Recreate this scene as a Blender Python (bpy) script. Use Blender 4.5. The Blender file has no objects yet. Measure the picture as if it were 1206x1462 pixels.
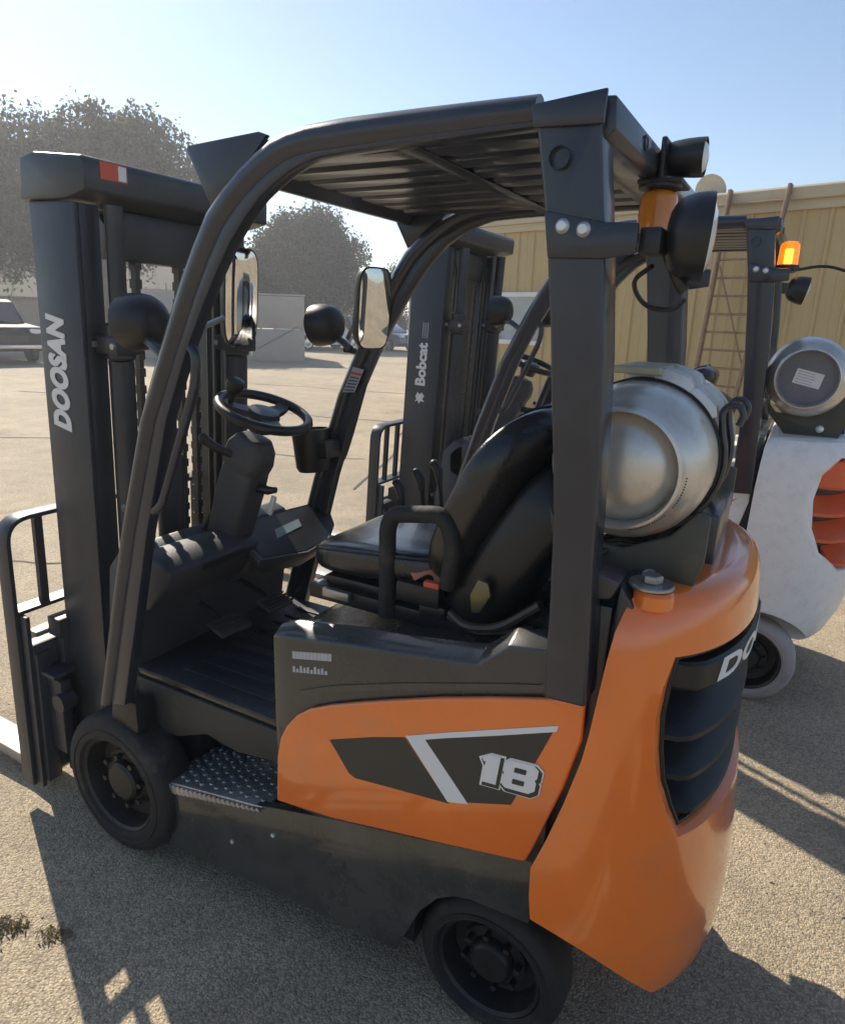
import bpy, bmesh, math, random
from mathutils import Vector, Matrix, noise
R = math.radians
rnd = random.Random(7)
C = bpy.context.scene.collection
SC = bpy.context.scene

# ------------------------------------------------------------------ camera, sky, sun, exposure
def make_camera():
    loc = Vector((1.630, -1.099, 1.628)); yaw, pit, rol = -0.4956, -0.2769, 0.03407
    f = Vector((math.sin(yaw)*math.cos(pit), math.cos(yaw)*math.cos(pit), math.sin(pit)))
    r = Vector((math.cos(yaw), -math.sin(yaw), 0)); u = r.cross(f)
    c, s = math.cos(rol), math.sin(rol)
    r2 = c*r + s*u; u2 = -s*r + c*u
    cd = bpy.data.cameras.new('camera'); cam = bpy.data.objects.new('camera', cd); C.objects.link(cam)
    m = Matrix((r2, u2, -f)).transposed().to_4x4(); m.translation = loc
    cam.matrix_world = m
    cd.sensor_fit = 'VERTICAL'; cd.sensor_height = 36.0; cd.lens = 36.0*964.9/1462.0
    cd.clip_start = 0.02; cd.clip_end = 2000
    SC.camera = cam
make_camera()

SUN_AZ, SUN_EL = R(-64.5), R(37.0)          # azimuth measured from +Y towards +X
SUN_DIR = Vector((math.sin(SUN_AZ)*math.cos(SUN_EL), math.cos(SUN_AZ)*math.cos(SUN_EL), math.sin(SUN_EL)))
W = bpy.data.worlds.new('World'); SC.world = W; W.use_nodes = True
wt = W.node_tree; bg = wt.nodes['Background']
sky = wt.nodes.new('ShaderNodeTexSky'); sky.sky_type = 'NISHITA'; sky.sun_disc = False
sky.sun_elevation = SUN_EL; sky.sun_rotation = SUN_AZ
sky.air_density = 1.0; sky.dust_density = 0.35; sky.ozone_density = 1.5; sky.altitude = 60
wt.links.new(sky.outputs[0], bg.inputs[0]); bg.inputs[1].default_value = 0.105
sl = bpy.data.lights.new('sun', 'SUN'); sl.energy = 4.8; sl.angle = R(0.53); sl.color = (1.0, 0.91, 0.77)
so = bpy.data.objects.new('sun', sl); C.objects.link(so)
so.rotation_euler = (-SUN_DIR).to_track_quat('-Z', 'Y').to_euler(); so.location = (-6, 4, 9)
vs = SC.view_settings; vs.view_transform = 'Standard'; vs.look = 'None'; vs.gamma = 1.0; vs.use_curve_mapping = False
vs.exposure = 0.57

# ------------------------------------------------------------------ materials
MATS = {}
def mat(name, col, rough=0.5, metal=0.0, coat=0.0, var=0.12, scale=8.0, bump=0.0, bscale=60.0, dirt=None, dscale=3.0, damt=0.5, emit=0.0, trans=0.0, rvar=0.12, spec=0.5):
    if name in MATS: return MATS[name]
    m = bpy.data.materials.new(name); m.use_nodes = True; MATS[name] = m
    nt = m.node_tree; N = nt.nodes; L = nt.links; b = N['Principled BSDF']
    tc = N.new('ShaderNodeTexCoord')
    n1 = N.new('ShaderNodeTexNoise'); n1.inputs['Scale'].default_value = scale; n1.inputs['Detail'].default_value = 6; n1.inputs['Roughness'].default_value = 0.62
    L.new(tc.outputs['Object'], n1.inputs['Vector'])
    rp = N.new('ShaderNodeValToRGB'); rp.color_ramp.elements[0].position = 0.3; rp.color_ramp.elements[1].position = 0.72
    rp.color_ramp.elements[0].color = tuple(c*(1-var) for c in col)+(1,)
    rp.color_ramp.elements[1].color = tuple(min(1, c*(1+var)) for c in col)+(1,)
    L.new(n1.outputs[0], rp.inputs[0]); cout = rp.outputs[0]
    if dirt:
        n2 = N.new('ShaderNodeTexNoise'); n2.inputs['Scale'].default_value = dscale; n2.inputs['Detail'].default_value = 9; n2.inputs['Roughness'].default_value = 0.7
        L.new(tc.outputs['Object'], n2.inputs['Vector'])
        r2 = N.new('ShaderNodeValToRGB'); r2.color_ramp.elements[0].position = 0.5; r2.color_ramp.elements[1].position = 0.72
        r2.color_ramp.elements[0].color = (0,0,0,1); r2.color_ramp.elements[1].color = (damt,damt,damt,1)
        L.new(n2.outputs[0], r2.inputs[0])
        mx = N.new('ShaderNodeMix'); mx.data_type = 'RGBA'
        L.new(r2.outputs[0], mx.inputs[0]); L.new(cout, mx.inputs[6]); mx.inputs[7].default_value = tuple(dirt)+(1,)
        cout = mx.outputs[2]
    L.new(cout, b.inputs['Base Color'])
    mr = N.new('ShaderNodeMapRange'); mr.inputs['To Min'].default_value = max(0.02, rough-rvar); mr.inputs['To Max'].default_value = min(1, rough+rvar)
    L.new(n1.outputs[0], mr.inputs[0]); L.new(mr.outputs[0], b.inputs['Roughness'])
    b.inputs['Metallic'].default_value = metal; b.inputs['Coat Weight'].default_value = coat; b.inputs['Coat Roughness'].default_value = 0.08
    b.inputs['Specular IOR Level'].default_value = spec
    if trans: b.inputs['Transmission Weight'].default_value = trans
    if emit:
        b.inputs['Emission Color'].default_value = tuple(col)+(1,); b.inputs['Emission Strength'].default_value = emit
    if bump:
        n3 = N.new('ShaderNodeTexNoise'); n3.inputs['Scale'].default_value = bscale; n3.inputs['Detail'].default_value = 4
        L.new(tc.outputs['Object'], n3.inputs['Vector'])
        bp = N.new('ShaderNodeBump'); bp.inputs['Strength'].default_value = bump; bp.inputs['Distance'].default_value = 0.004
        L.new(n3.outputs[0], bp.inputs['Height']); L.new(bp.outputs[0], b.inputs['Normal'])
    return m
DUST = (0.19, 0.165, 0.13)
PAINT = mat('charcoal_paint', (0.020, 0.024, 0.036), 0.32, coat=0.3, dirt=DUST, dscale=2.5, damt=0.10, bump=0.05, bscale=140)
MASTP = mat('mast_paint', (0.032, 0.035, 0.042), 0.40, dirt=DUST, dscale=3, damt=0.16, bump=0.08, bscale=120)
BODY = mat('dark_body_paint', (0.036, 0.037, 0.035), 0.28, coat=0.5, dirt=DUST, dscale=2.0, damt=0.28, bump=0.05, bscale=160)
PLAST = mat('grey_plastic', (0.042, 0.043, 0.048), 0.5, dirt=DUST, dscale=5, damt=0.15, bump=0.25, bscale=300)
BLACK = mat('black_plastic', (0.012, 0.012, 0.013), 0.42, bump=0.1, bscale=200)
RUBBER = mat('black_rubber', (0.015, 0.0145, 0.014), 0.75, dirt=DUST, dscale=7, damt=0.30, bump=0.4, bscale=90)
GREYRUB = mat('pale_rubber', (0.36, 0.32, 0.31), 0.7, dirt=(0.1,0.09,0.08), dscale=6, damt=0.5, bump=0.3, bscale=90)
RIM = mat('black_wheel_paint', (0.010, 0.010, 0.010), 0.5, dirt=DUST, dscale=9, damt=0.12)
MATR = mat('rubber_floor_mat', (0.024, 0.026, 0.032), 0.6, dirt=DUST, dscale=4, damt=0.5, bump=0.2, bscale=200)
VINYL = mat('black_vinyl', (0.016, 0.016, 0.018), 0.24, coat=0.25, bump=0.25, bscale=220, dirt=DUST, dscale=6, damt=0.12, rvar=0.08)
ORANGE = mat('orange_paint', (0.86, 0.19, 0.020), 0.20, coat=0.9, var=0.05, scale=3, dirt=(0.42,0.22,0.11), dscale=5, damt=0.30, bump=0.09, bscale=16, rvar=0.06)
WHITEP = mat('worn_white_paint', (0.85, 0.83, 0.805), 0.38, coat=0.1, var=0.06, scale=4, dirt=(0.48,0.43,0.38), dscale=24, damt=0.30, bump=0.05, bscale=120)
REDOR = mat('red_orange_plastic', (0.80, 0.13, 0.035), 0.45, dirt=(0.50,0.24,0.16), dscale=3, damt=0.35)
TANKM = mat('silver_tank_paint', (0.64, 0.605, 0.55), 0.33, metal=0.6, var=0.07, scale=5, dirt=(0.36,0.31,0.25), dscale=11, damt=0.5, bump=0.05, bscale=90)
GALV = mat('galvanised_steel', (0.52, 0.52, 0.53), 0.34, metal=0.85, dirt=(0.25,0.22,0.18), dscale=10, damt=0.4, bump=0.1, bscale=160)
STEEL = mat('worn_steel', (0.42, 0.41, 0.39), 0.38, metal=0.8, dirt=(0.2,0.16,0.12), dscale=8, damt=0.5)
BOLT = mat('zinc_bolt', (0.72, 0.73, 0.75), 0.35, metal=0.6)
CHROME = mat('chrome_rod', (0.6, 0.6, 0.6), 0.12, metal=1.0, var=0.03)
CHAIN = mat('oily_chain', (0.09, 0.08, 0.07), 0.45, metal=0.6, bump=0.6, bscale=120)
HOSE = mat('hydraulic_hose', (0.015, 0.015, 0.015), 0.45)
FORKM = mat('fork_steel', (0.40, 0.37, 0.33), 0.42, metal=0.35, dirt=(0.16,0.12,0.09), dscale=7, damt=0.5)
MIRROR = mat('mirror_glass', (0.70, 0.70, 0.69), 0.03, metal=1.0, var=0.01, rvar=0.01)
LENS = mat('clear_lens', (0.80, 0.80, 0.78), 0.08, var=0.03, coat=0.5, rvar=0.02)
AMBER = mat('amber_lens', (0.72, 0.24, 0.02), 0.16, var=0.12, scale=30, coat=0.6, trans=0.25, rvar=0.05)
AMBERON = mat('lit_amber_lens', (0.95, 0.36, 0.02), 0.25, var=0.25, scale=30, coat=0.3, emit=0.18, trans=0.6)
LAMPON = mat('lit_flash_tube', (1.0, 0.62, 0.12), 0.3, emit=9.0)
DECW = mat('white_decal', (0.74, 0.74, 0.73), 0.4, var=0.03)
DECGREY = mat('grey_decal', (0.42, 0.42, 0.43), 0.45, var=0.06)
DECB = mat('dark_decal', (0.030, 0.032, 0.030), 0.35, var=0.1)
DECR = mat('red_decal', (0.62, 0.10, 0.04), 0.45, var=0.08)
OLIVE = mat('olive_bracket', (0.060, 0.060, 0.045), 0.5, dirt=DUST, dscale=6, damt=0.3)
YELLOW = mat('yellow_zinc', (0.20, 0.165, 0.075), 0.4, metal=0.4)
LCD = mat('lcd_glass', (0.30, 0.36, 0.36), 0.12, var=0.04, rvar=0.03)
TAG = mat('clear_tag', (0.55, 0.57, 0.52), 0.3)
WOOD = mat('weathered_wood', (0.27, 0.17, 0.10), 0.75, var=0.3, scale=14, bump=0.3, bscale=50)
TANW = mat('tan_metal_siding', (0.50, 0.365, 0.16), 0.42, var=0.05, scale=1.6, dirt=(0.36,0.27,0.14), dscale=1.2, damt=0.45, bump=0.03, bscale=20)
TANF = mat('tan_metal_fascia', (0.50, 0.42, 0.27), 0.45, var=0.05, scale=2, dirt=(0.32,0.27,0.18), dscale=2, damt=0.4)
CREAM = mat('cream_stucco', (0.50, 0.46, 0.40), 0.85, var=0.06, scale=1.2, bump=0.2, bscale=40)
ROOFG = mat('pale_metal_roof', (0.25, 0.225, 0.185), 0.9, var=0.08, scale=1.0, spec=0.08)
WINW = mat('white_window_frame', (0.74, 0.74, 0.72), 0.4, var=0.04)
GLASSW = mat('window_glass', (0.30, 0.35, 0.37), 0.06, var=0.2, scale=2.0, coat=1.0, rvar=0.02)
CONC = mat('pale_concrete', (0.40, 0.36, 0.315), 0.8, var=0.08, scale=1.5, dirt=(0.3,0.26,0.22), dscale=1.2, damt=0.4, bump=0.15, bscale=30)
CARD = mat('dark_navy_car_paint', (0.010, 0.011, 0.015), 0.5, spec=0.25)
CARG = mat('grey_blue_car_paint', (0.10, 0.12, 0.16), 0.25, metal=0.4, coat=0.7, rvar=0.05)
CARW = mat('white_car_paint', (0.68, 0.69, 0.70), 0.28, coat=0.6, var=0.03, rvar=0.05)
CARGL = mat('car_glass', (0.015, 0.018, 0.02), 0.05, coat=1.0, rvar=0.02)
CARCH = mat('silver_trim', (0.6, 0.6, 0.62), 0.2, metal=0.9)
REDL = mat('red_lens', (0.35, 0.02, 0.015), 0.2)
BARK = mat('tree_bark', (0.11, 0.085, 0.065), 0.9, var=0.3, scale=6, bump=0.6, bscale=12)

def leaf_mat(name, a, b2):
    m = bpy.data.materials.new(name); m.use_nodes = True; nt = m.node_tree; N = nt.nodes; L = nt.links; b = N['Principled BSDF']
    g = N.new('ShaderNodeNewGeometry'); rp = N.new('ShaderNodeValToRGB')
    rp.color_ramp.elements[0].color = a+(1,); rp.color_ramp.elements[1].color = b2+(1,)
    L.new(g.outputs['Random Per Island'], rp.inputs[0]); L.new(rp.outputs[0], b.inputs['Base Color'])
    b.inputs['Roughness'].default_value = 0.7; b.inputs['Specular IOR Level'].default_value = 0.12
    tr = N.new('ShaderNodeBsdfTranslucent'); L.new(rp.outputs[0], tr.inputs[0])
    mx = N.new('ShaderNodeMixShader'); mx.inputs[0].default_value = 0.3
    L.new(b.outputs[0], mx.inputs[1]); L.new(tr.outputs[0], mx.inputs[2]); L.new(mx.outputs[0], N['Material Output'].inputs[0])
    return m
LEAFA = leaf_mat('olive_foliage', (0.046,0.050,0.026), (0.120,0.112,0.060))
LEAFB = leaf_mat('dark_foliage', (0.036,0.040,0.022), (0.090,0.086,0.048))
LEAFC = leaf_mat('conifer_foliage', (0.025,0.036,0.022), (0.060,0.072,0.042))
LEAFD = leaf_mat('weed_foliage', (0.19,0.155,0.085), (0.32,0.265,0.165))

def asphalt():
    m = bpy.data.materials.new('worn_asphalt'); m.use_nodes = True; nt = m.node_tree; N = nt.nodes; L = nt.links; b = N['Principled BSDF']
    tc = N.new('ShaderNodeTexCoord')
    def nz(scale, det, rgh=0.6):
        n = N.new('ShaderNodeTexNoise'); n.inputs['Scale'].default_value = scale; n.inputs['Detail'].default_value = det; n.inputs['Roughness'].default_value = rgh
        L.new(tc.outputs['Object'], n.inputs['Vector']); return n
    def ramp(src, p0, c0, p1, c1):
        r = N.new('ShaderNodeValToRGB'); r.color_ramp.elements[0].position = p0; r.color_ramp.elements[1].position = p1
        r.color_ramp.elements[0].color = c0+(1,); r.color_ramp.elements[1].color = c1+(1,); L.new(src, r.inputs[0]); return r.outputs[0]
    def mix(mode, f, a, c):
        x = N.new('ShaderNodeMix'); x.data_type = 'RGBA'; x.blend_type = mode
        if isinstance(f, float): x.inputs[0].default_value = f
        else: L.new(f, x.inputs[0])
        for s, v in ((6, a), (7, c)):
            if isinstance(v, tuple): x.inputs[s].default_value = v+(1,)
            else: L.new(v, x.inputs[s])
        return x.outputs[2]
    big = nz(0.35, 5); med = nz(2.6, 8, 0.7)
    base = ramp(big.outputs[0], 0.38, (0.44,0.372,0.270), 0.68, (0.60,0.505,0.368))
    base = mix('MULTIPLY', 0.75, base, ramp(med.outputs[0], 0.3, (0.72,0.71,0.70), 0.7, (1.12,1.1,1.06)))
    # stones
    vo = N.new('ShaderNodeTexVoronoi'); vo.inputs['Scale'].default_value = 170; L.new(tc.outputs['Object'], vo.inputs['Vector'])
    vo2 = N.new('ShaderNodeTexVoronoi'); vo2.inputs['Scale'].default_value = 330; L.new(tc.outputs['Object'], vo2.inputs['Vector'])
    sep = N.new('ShaderNodeSeparateColor'); L.new(vo.outputs['Color'], sep.inputs[0])
    st = ramp(sep.outputs[0], 0.0, (0.45,0.44,0.43), 1.0, (1.5,1.45,1.38))
    base = mix('MULTIPLY', 0.62, base, st)
    edge = ramp(vo.outputs['Distance'], 0.40, (1.0,1.0,1.0), 0.80, (0.5,0.48,0.46))
    base = mix('MULTIPLY', 0.6, base, edge)
    sp = nz(420, 2); base = mix('MULTIPLY', 0.5, base, ramp(sp.outputs[0], 0.36, (0.35,0.34,0.33), 0.6, (1.15,1.13,1.1)))
    # oily stains
    stn = nz(1.1, 7, 0.68); sm = ramp(stn.outputs[0], 0.56, (0.0,0.0,0.0), 0.74, (0.62,0.62,0.62))
    base = mix('MIX', sm, base, (0.13,0.118,0.10))
    L.new(base, b.inputs['Base Color']); b.inputs['Roughness'].default_value = 0.82; b.inputs['Specular IOR Level'].default_value = 0.35
    md = N.new('ShaderNodeMath'); md.operation = 'MULTIPLY_ADD'; L.new(vo2.outputs['Distance'], md.inputs[0]); md.inputs[1].default_value = -0.45
    mv = N.new('ShaderNodeMath'); mv.operation = 'MULTIPLY'; mv.inputs[1].default_value = -1.0; L.new(vo.outputs['Distance'], mv.inputs[0]); L.new(mv.outputs[0], md.inputs[2])
    ad = N.new('ShaderNodeMath'); ad.operation = 'ADD'; L.new(md.outputs[0], ad.inputs[0])
    fn = nz(30, 5); L.new(fn.outputs[0], ad.inputs[1])
    bp = N.new('ShaderNodeBump'); bp.inputs['Strength'].default_value = 0.8; bp.inputs['Distance'].default_value = 0.0035
    L.new(ad.outputs[0], bp.inputs['Height']); L.new(bp.outputs[0], b.inputs['Normal'])
    return m
ASPH = asphalt()

# ------------------------------------------------------------------ mesh helpers
def fil(pts, r, n=5):
    P = [Vector(p) for p in pts]; out = [P[0]]
    for i in range(1, len(P)-1):
        a, b, c = P[i-1], P[i], P[i+1]
        rr = r[i] if isinstance(r, (list, tuple)) else r
        d1 = (a-b); d2 = (c-b); l = min(rr, d1.length*0.49, d2.length*0.49)
        p0 = b+d1.normalized()*l; p1 = b+d2.normalized()*l
        for k in range(n+1):
            t = k/n; out.append((1-t)**2*p0 + 2*t*(1-t)*b + t*t*p1)
    out.append(P[-1]); return out
def V(x, y, z): return Vector((x, y, z))

class MB:
    def __init__(s, M=None): s.bm = bmesh.new(); s.M = M
    def vs(s, pts): return [s.bm.verts.new((s.M @ Vector(p)) if s.M else Vector(p)) for p in pts]
    def box(s, x0, x1, y0, y1, z0, z1):
        v = s.vs([(x0,y0,z0),(x1,y0,z0),(x1,y1,z0),(x0,y1,z0),(x0,y0,z1),(x1,y0,z1),(x1,y1,z1),(x0,y1,z1)])
        for f in ((3,2,1,0),(4,5,6,7),(0,1,5,4),(1,2,6,5),(2,3,7,6),(3,0,4,7)): s.bm.faces.new([v[i] for i in f])
        return s
    def prism(s, pts, a0, a1, axis='y'):
        mk = {'y': lambda p, a: (p[0], a, p[1]), 'x': lambda p, a: (a, p[0], p[1]), 'z': lambda p, a: (p[0], p[1], a)}[axis]
        A = s.vs([mk(p, a0) for p in pts]); B = s.vs([mk(p, a1) for p in pts]); n = len(pts)
        s.bm.faces.new(A); s.bm.faces.new(B[::-1])
        for i in range(n): s.bm.faces.new([A[i], B[i], B[(i+1) % n], A[(i+1) % n]])
        return s
    def loft(s, rings, caps=True, close=True):
        RR = [s.vs(r) for r in rings]; n = len(RR[0])
        for a, b in zip(RR, RR[1:]):
            for i in range(n if close else n-1): s.bm.faces.new([a[i], a[(i+1) % n], b[(i+1) % n], b[i]])
        if caps: s.bm.faces.new(RR[0][::-1]); s.bm.faces.new(RR[-1])
        return s
    def sweep(s, path, prof, up=(0,1,0), caps=True, closed=False):
        P = [Vector(p) for p in path]; n = len(P); rings = []
        for i in range(n):
            if closed: t = (P[(i+1) % n]-P[i-1]).normalized()
            else: t = (P[min(i+1, n-1)]-P[max(i-1, 0)]).normalized()
            b = Vector(up); b = (b-t*b.dot(t)).normalized(); nn = b.cross(t)
            pr = prof(i/(n-1)) if callable(prof) else prof
            rings.append([P[i]+nn*q[0]+b*q[1] for q in pr])
        if closed: rings.append(rings[0]); caps = False
        return s.loft(rings, caps)
    def tube(s, path, r, seg=10, closed=False):
        P = [Vector(p) for p in path]; n = len(P)
        t0 = (P[1]-P[0]).normalized(); ref = Vector((0,0,1)) if abs(t0.z) < 0.9 else Vector((0,1,0))
        b = (ref-t0*ref.dot(t0)).normalized(); rings = []
        for i in range(n):
            if closed: t = (P[(i+1) % n]-P[i-1]).normalized()
            else: t = (P[min(i+1, n-1)]-P[max(i-1, 0)]).normalized()
            b = (b-t*b.dot(t)).normalized(); nn = b.cross(t)
            rr = r[i] if isinstance(r, (list, tuple)) else r
            rings.append([P[i]+(nn*math.cos(2*math.pi*k/seg)+b*math.sin(2*math.pi*k/seg))*rr for k in range(seg)])
        if closed:
            RR = [s.vs(q) for q in rings]
            for i in range(n):
                a, bb = RR[i], RR[(i+1) % n]
                for k in range(seg): s.bm.faces.new([a[k], a[(k+1) % seg], bb[(k+1) % seg], bb[k]])
            return s
        return s.loft(rings, True)
    def lathe(s, prof, c, axis='y', seg=36):
        # prof: list of (radius, offset along axis); ends with radius 0 are capped by a fan
        c = Vector(c); rings = []
        def pt(r, h, a):
            u, v = r*math.cos(a), r*math.sin(a)
            return c+{'y': V(u,h,v), 'x': V(h,u,v), 'z': V(u,v,h)}[axis]
        prev = None
        for (r, h) in prof:
            cur = s.vs([pt(0, h, 0)]) if r < 1e-6 else s.vs([pt(r, h, 2*math.pi*k/seg) for k in range(seg)])
            if prev:
                for k in range(seg):
                    k2 = (k+1) % seg
                    if len(prev) == 1 and len(cur) == 1: break
                    if len(prev) == 1: s.bm.faces.new([prev[0], cur[k2], cur[k]])
                    elif len(cur) == 1: s.bm.faces.new([prev[k], prev[k2], cur[0]])
                    else: s.bm.faces.new([prev[k], prev[k2], cur[k2], cur[k]])
            prev = cur
        return s
    def cyl(s, c, r, h0, h1, axis='y', seg=20, ch=0.0):
        if ch: return s.lathe([(0,h0),(r-ch,h0),(r,h0+ch),(r,h1-ch),(r-ch,h1),(0,h1)], c, axis, seg)
        return s.lathe([(0,h0),(r,h0),(r,h1),(0,h1)], c, axis, seg)
    def ball(s, c, rx, ry, rz, seg=18, rings=10):
        c = Vector(c); prof = []
        prev = None
        for i in range(rings+1):
            th = math.pi*i/rings-math.pi/2
            if i in (0, rings): cur = s.vs([c+V(0,0,rz*math.sin(th))])
            else: cur = s.vs([c+V(rx*math.cos(th)*math.cos(2*math.pi*k/seg), ry*math.cos(th)*math.sin(2*math.pi*k/seg), rz*math.sin(th)) for k in range(seg)])
            if prev:
                for k in range(seg):
                    k2 = (k+1) % seg
                    if len(prev) == 1: s.bm.faces.new([prev[0], cur[k2], cur[k]])
                    elif len(cur) == 1: s.bm.faces.new([prev[k], prev[k2], cur[0]])
                    else: s.bm.faces.new([prev[k], prev[k2], cur[k2], cur[k]])
            prev = cur
        return s
    def sphere_box(s, c, hx, hy, hz, p=4.0, seg=28, rings=14, bend=None):
        # superellipsoid: cushions and housings with soft corners
        c = Vector(c); prev = None
        sg = lambda v: math.copysign(abs(v)**(2/p), v)
        for i in range(rings+1):
            th = math.pi*i/rings-math.pi/2
            if i in (0, rings): pts = [V(0,0,hz*sg(math.sin(th)))]
            else: pts = [V(hx*sg(math.cos(th))*sg(math.cos(2*math.pi*k/seg)), hy*sg(math.cos(th))*sg(math.sin(2*math.pi*k/seg)), hz*sg(math.sin(th))) for k in range(seg)]
            if bend: pts = [bend(p_) for p_ in pts]
            cur = s.vs([c+p_ for p_ in pts])
            if prev:
                for k in range(seg):
                    k2 = (k+1) % seg
                    if len(prev) == 1: s.bm.faces.new([prev[0], cur[k2], cur[k]])
                    elif len(cur) == 1: s.bm.faces.new([prev[k], prev[k2], cur[0]])
                    else: s.bm.faces.new([prev[k], prev[k2], cur[k2], cur[k]])
            prev = cur
        return s
    def mesh(s, name, m, bevel=0.0, seg=2, smooth=38):
        bm = s.bm
        bmesh.ops.recalc_face_normals(bm, faces=bm.faces[:])
        if bevel:
            ed = [e for e in bm.edges if len(e.link_faces) == 2 and e.calc_face_angle(0) > R(28)]
            bmesh.ops.bevel(bm, geom=ed, offset=bevel, offset_type='OFFSET', segments=seg, profile=0.5, affect='EDGES', clamp_overlap=True)
        me = bpy.data.meshes.new(name); bm.to_mesh(me); bm.free()
        if smooth:
            me.polygons.foreach_set('use_smooth', [True]*len(me.polygons)); me.set_sharp_from_angle(angle=R(smooth))
        if m: me.materials.append(m)
        return me
    def obj(s, name, m, parent=None, bevel=0.0, seg=2, smooth=38):
        return link(name, s.mesh(name, m, bevel, seg, smooth), parent)
OFFS = {}
def link(name, me, parent=None):
    o = bpy.data.objects.new(name, me); C.objects.link(o)
    if parent is not None:
        o.parent = parent
        if parent.name in OFFS: o.location = -OFFS[parent.name]
    return o
def tag(o, label=None, cat=None, group=None, kind=None):
    for k, v in (('label', label), ('category', cat), ('group', group), ('kind', kind)):
        if v: o[k] = v
    return o
def thing(name, label, cat, base, group=None, loc=None, scale=1.0):
    # Empty at the base of the thing; parts are modelled in the thing's own coordinates, base = the empty's place in them
    o = bpy.data.objects.new(name, None); C.objects.link(o); o.empty_display_size = 0.2
    b = Vector(base); o.location = (Vector(loc)+b*scale) if loc is not None else b
    o.scale = (scale,)*3; OFFS[o.name] = b
    return tag(o, label, cat, group)
_txt = {}
def text_mesh(body, size, off=0.0, shear=0.0, extrude=0.0008, space=1.0):
    cu = bpy.data.curves.new('lettering', 'FONT'); cu.body = body; cu.size = size; cu.offset = off; cu.shear = shear
    cu.extrude = extrude; cu.align_x = 'CENTER'; cu.align_y = 'CENTER'; cu.space_character = space; cu.resolution_u = 4
    o = bpy.data.objects.new('lettering', cu); C.objects.link(o)
    dg = bpy.context.evaluated_depsgraph_get(); me = bpy.data.meshes.new_from_object(o.evaluated_get(dg))
    bpy.data.objects.remove(o); bpy.data.curves.remove(cu); return me
def place_text(name, me, M, m, parent):
    me.transform(M); me.materials.clear(); me.materials.append(m); return link(name, me, parent)
def frame_m(o, ex, ey):
    ex = Vector(ex).normalized(); ey = Vector(ey); ey = (ey-ex*ey.dot(ex)).normalized(); ez = ex.cross(ey)
    m = Matrix((ex, ey, ez)).transposed().to_4x4(); m.translation = Vector(o); return m

# ------------------------------------------------------------------ ground
def ground():
    b = MB(); n = 60
    v = {}
    ext = 220.0
    xs = sorted(set([-ext,-150,-100,-60]+[(-40+i*1.0) for i in range(0,81)]+[60,100,150,ext]))
    rows = [b.vs([(x, y+12, 0.018*(noise.noise(V(x*0.11, y*0.11, 3.1)))*(0 if abs(x-0.8) < 3 and -16 < y < -8 else 1) if max(abs(x), abs(y)) < 41 else 0) for x in xs]) for y in xs]
    for a, c in zip(rows, rows[1:]):
        for i in range(len(xs)-1): b.bm.faces.new([a[i], a[i+1], c[i+1], c[i]])
    o = b.obj('ground', ASPH); tag(o, 'worn tan asphalt yard with gravelly surface', kind='structure')
    # cracks sealed with dark tar: thin raised ribbons on the asphalt
    for k, (x0, y0, x1, y1, wd) in enumerate([(-9.5,3.2,-2.8,5.6,0.022), (-12,7.0,-3.6,8.4,0.028), (-2.2,4.2,-5.4,12.5,0.02), (-15,10.5,-5,12.5,0.03), (-3.4,0.7,-1.5,2.2,0.012)]):
        cb = MB(); N_ = 40; L = []; Rr = []
        d = V(x1-x0, y1-y0, 0); nrm = V(-d.y, d.x, 0).normalized()
        for i in range(N_+1):
            t = i/N_; p = V(x0, y0, 0)+d*t+nrm*(0.35*noise.noise(V(t*5, k*3.3, 0))+0.06*noise.noise(V(t*40, k, 9)))
            w = wd*(0.5+0.8*abs(noise.noise(V(t*18, k, 4)))); z = 0.018*noise.noise(V(p.x*0.11, (p.y-12)*0.11, 3.1))*(0 if abs(p.x-0.8) < 3 and -16 < p.y-12 < -8 else 1)+0.006
            L.append(p+nrm*w+V(0,0,z)); Rr.append(p-nrm*w+V(0,0,z))
        a = cb.vs(L); c = cb.vs(Rr)
        for i in range(N_): cb.bm.faces.new([a[i], a[i+1], c[i+1], c[i]])
        tag(cb.obj('pavement_crack', mat('crack_tar', (0.10,0.09,0.075), 0.9)), kind='structure')
ground()

# ------------------------------------------------------------------ forklift builder
def wheel(parent, cx, y0, y1, cz, r, rim_r, tread, name='wheel', seg=48, side=-1):
    """cushion wheel with its outer face at y0 and its inner face at y1"""
    s = 1 if y1 > y0 else -1; w = abs(y1-y0)
    root = None
    t = MB(); pr = [(rim_r, 0.012),(rim_r+0.006, 0.002),(rim_r+0.018, 0.0),(r-.047,0.002),(r-.045,-.0012),(r-.041,-.0012),(r-.039,.0025),(r-0.03, 0.004),(r-0.012, 0.010),(r-0.003, 0.022),(r, 0.036),(r, w-0.03),(r-0.01, w-0.008),(rim_r, w)]
    t.lathe([(a, s*h) for a, h in pr], (cx, y0, cz), 'y', seg)
    tyre = t.obj('wheel', tread, parent)
    m = MB()
    dp = w*0.55
    m.lathe([(a, s*h) for a, h in [(rim_r+0.004, 0.014),(rim_r-0.004, 0.010),(rim_r-0.012, 0.016),(rim_r-0.022, dp),(rim_r*0.62, dp+0.004),(rim_r*0.60, dp-0.018),(rim_r*0.42, dp-0.020),(rim_r*0.40, dp-0.040),(rim_r*0.34, dp-0.048),(0, dp-0.050)]], (cx, y0, cz), 'y', seg)
    m.obj('rim', RIM, tyre)
    nm = MB().cyl((0,0,0), rim_r*0.058, -0.014, 0.006, 'y', 6).mesh('wheel_nut', RIM)
    for k in range(8):
        a = 2*math.pi*k/8+0.2; rr = rim_r*0.52
        o = link('wheel_nut', nm, tyre); o.location = (cx+rr*math.cos(a), y0+s*(dp-0.030), cz+rr*math.sin(a))
    return tyre

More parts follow.
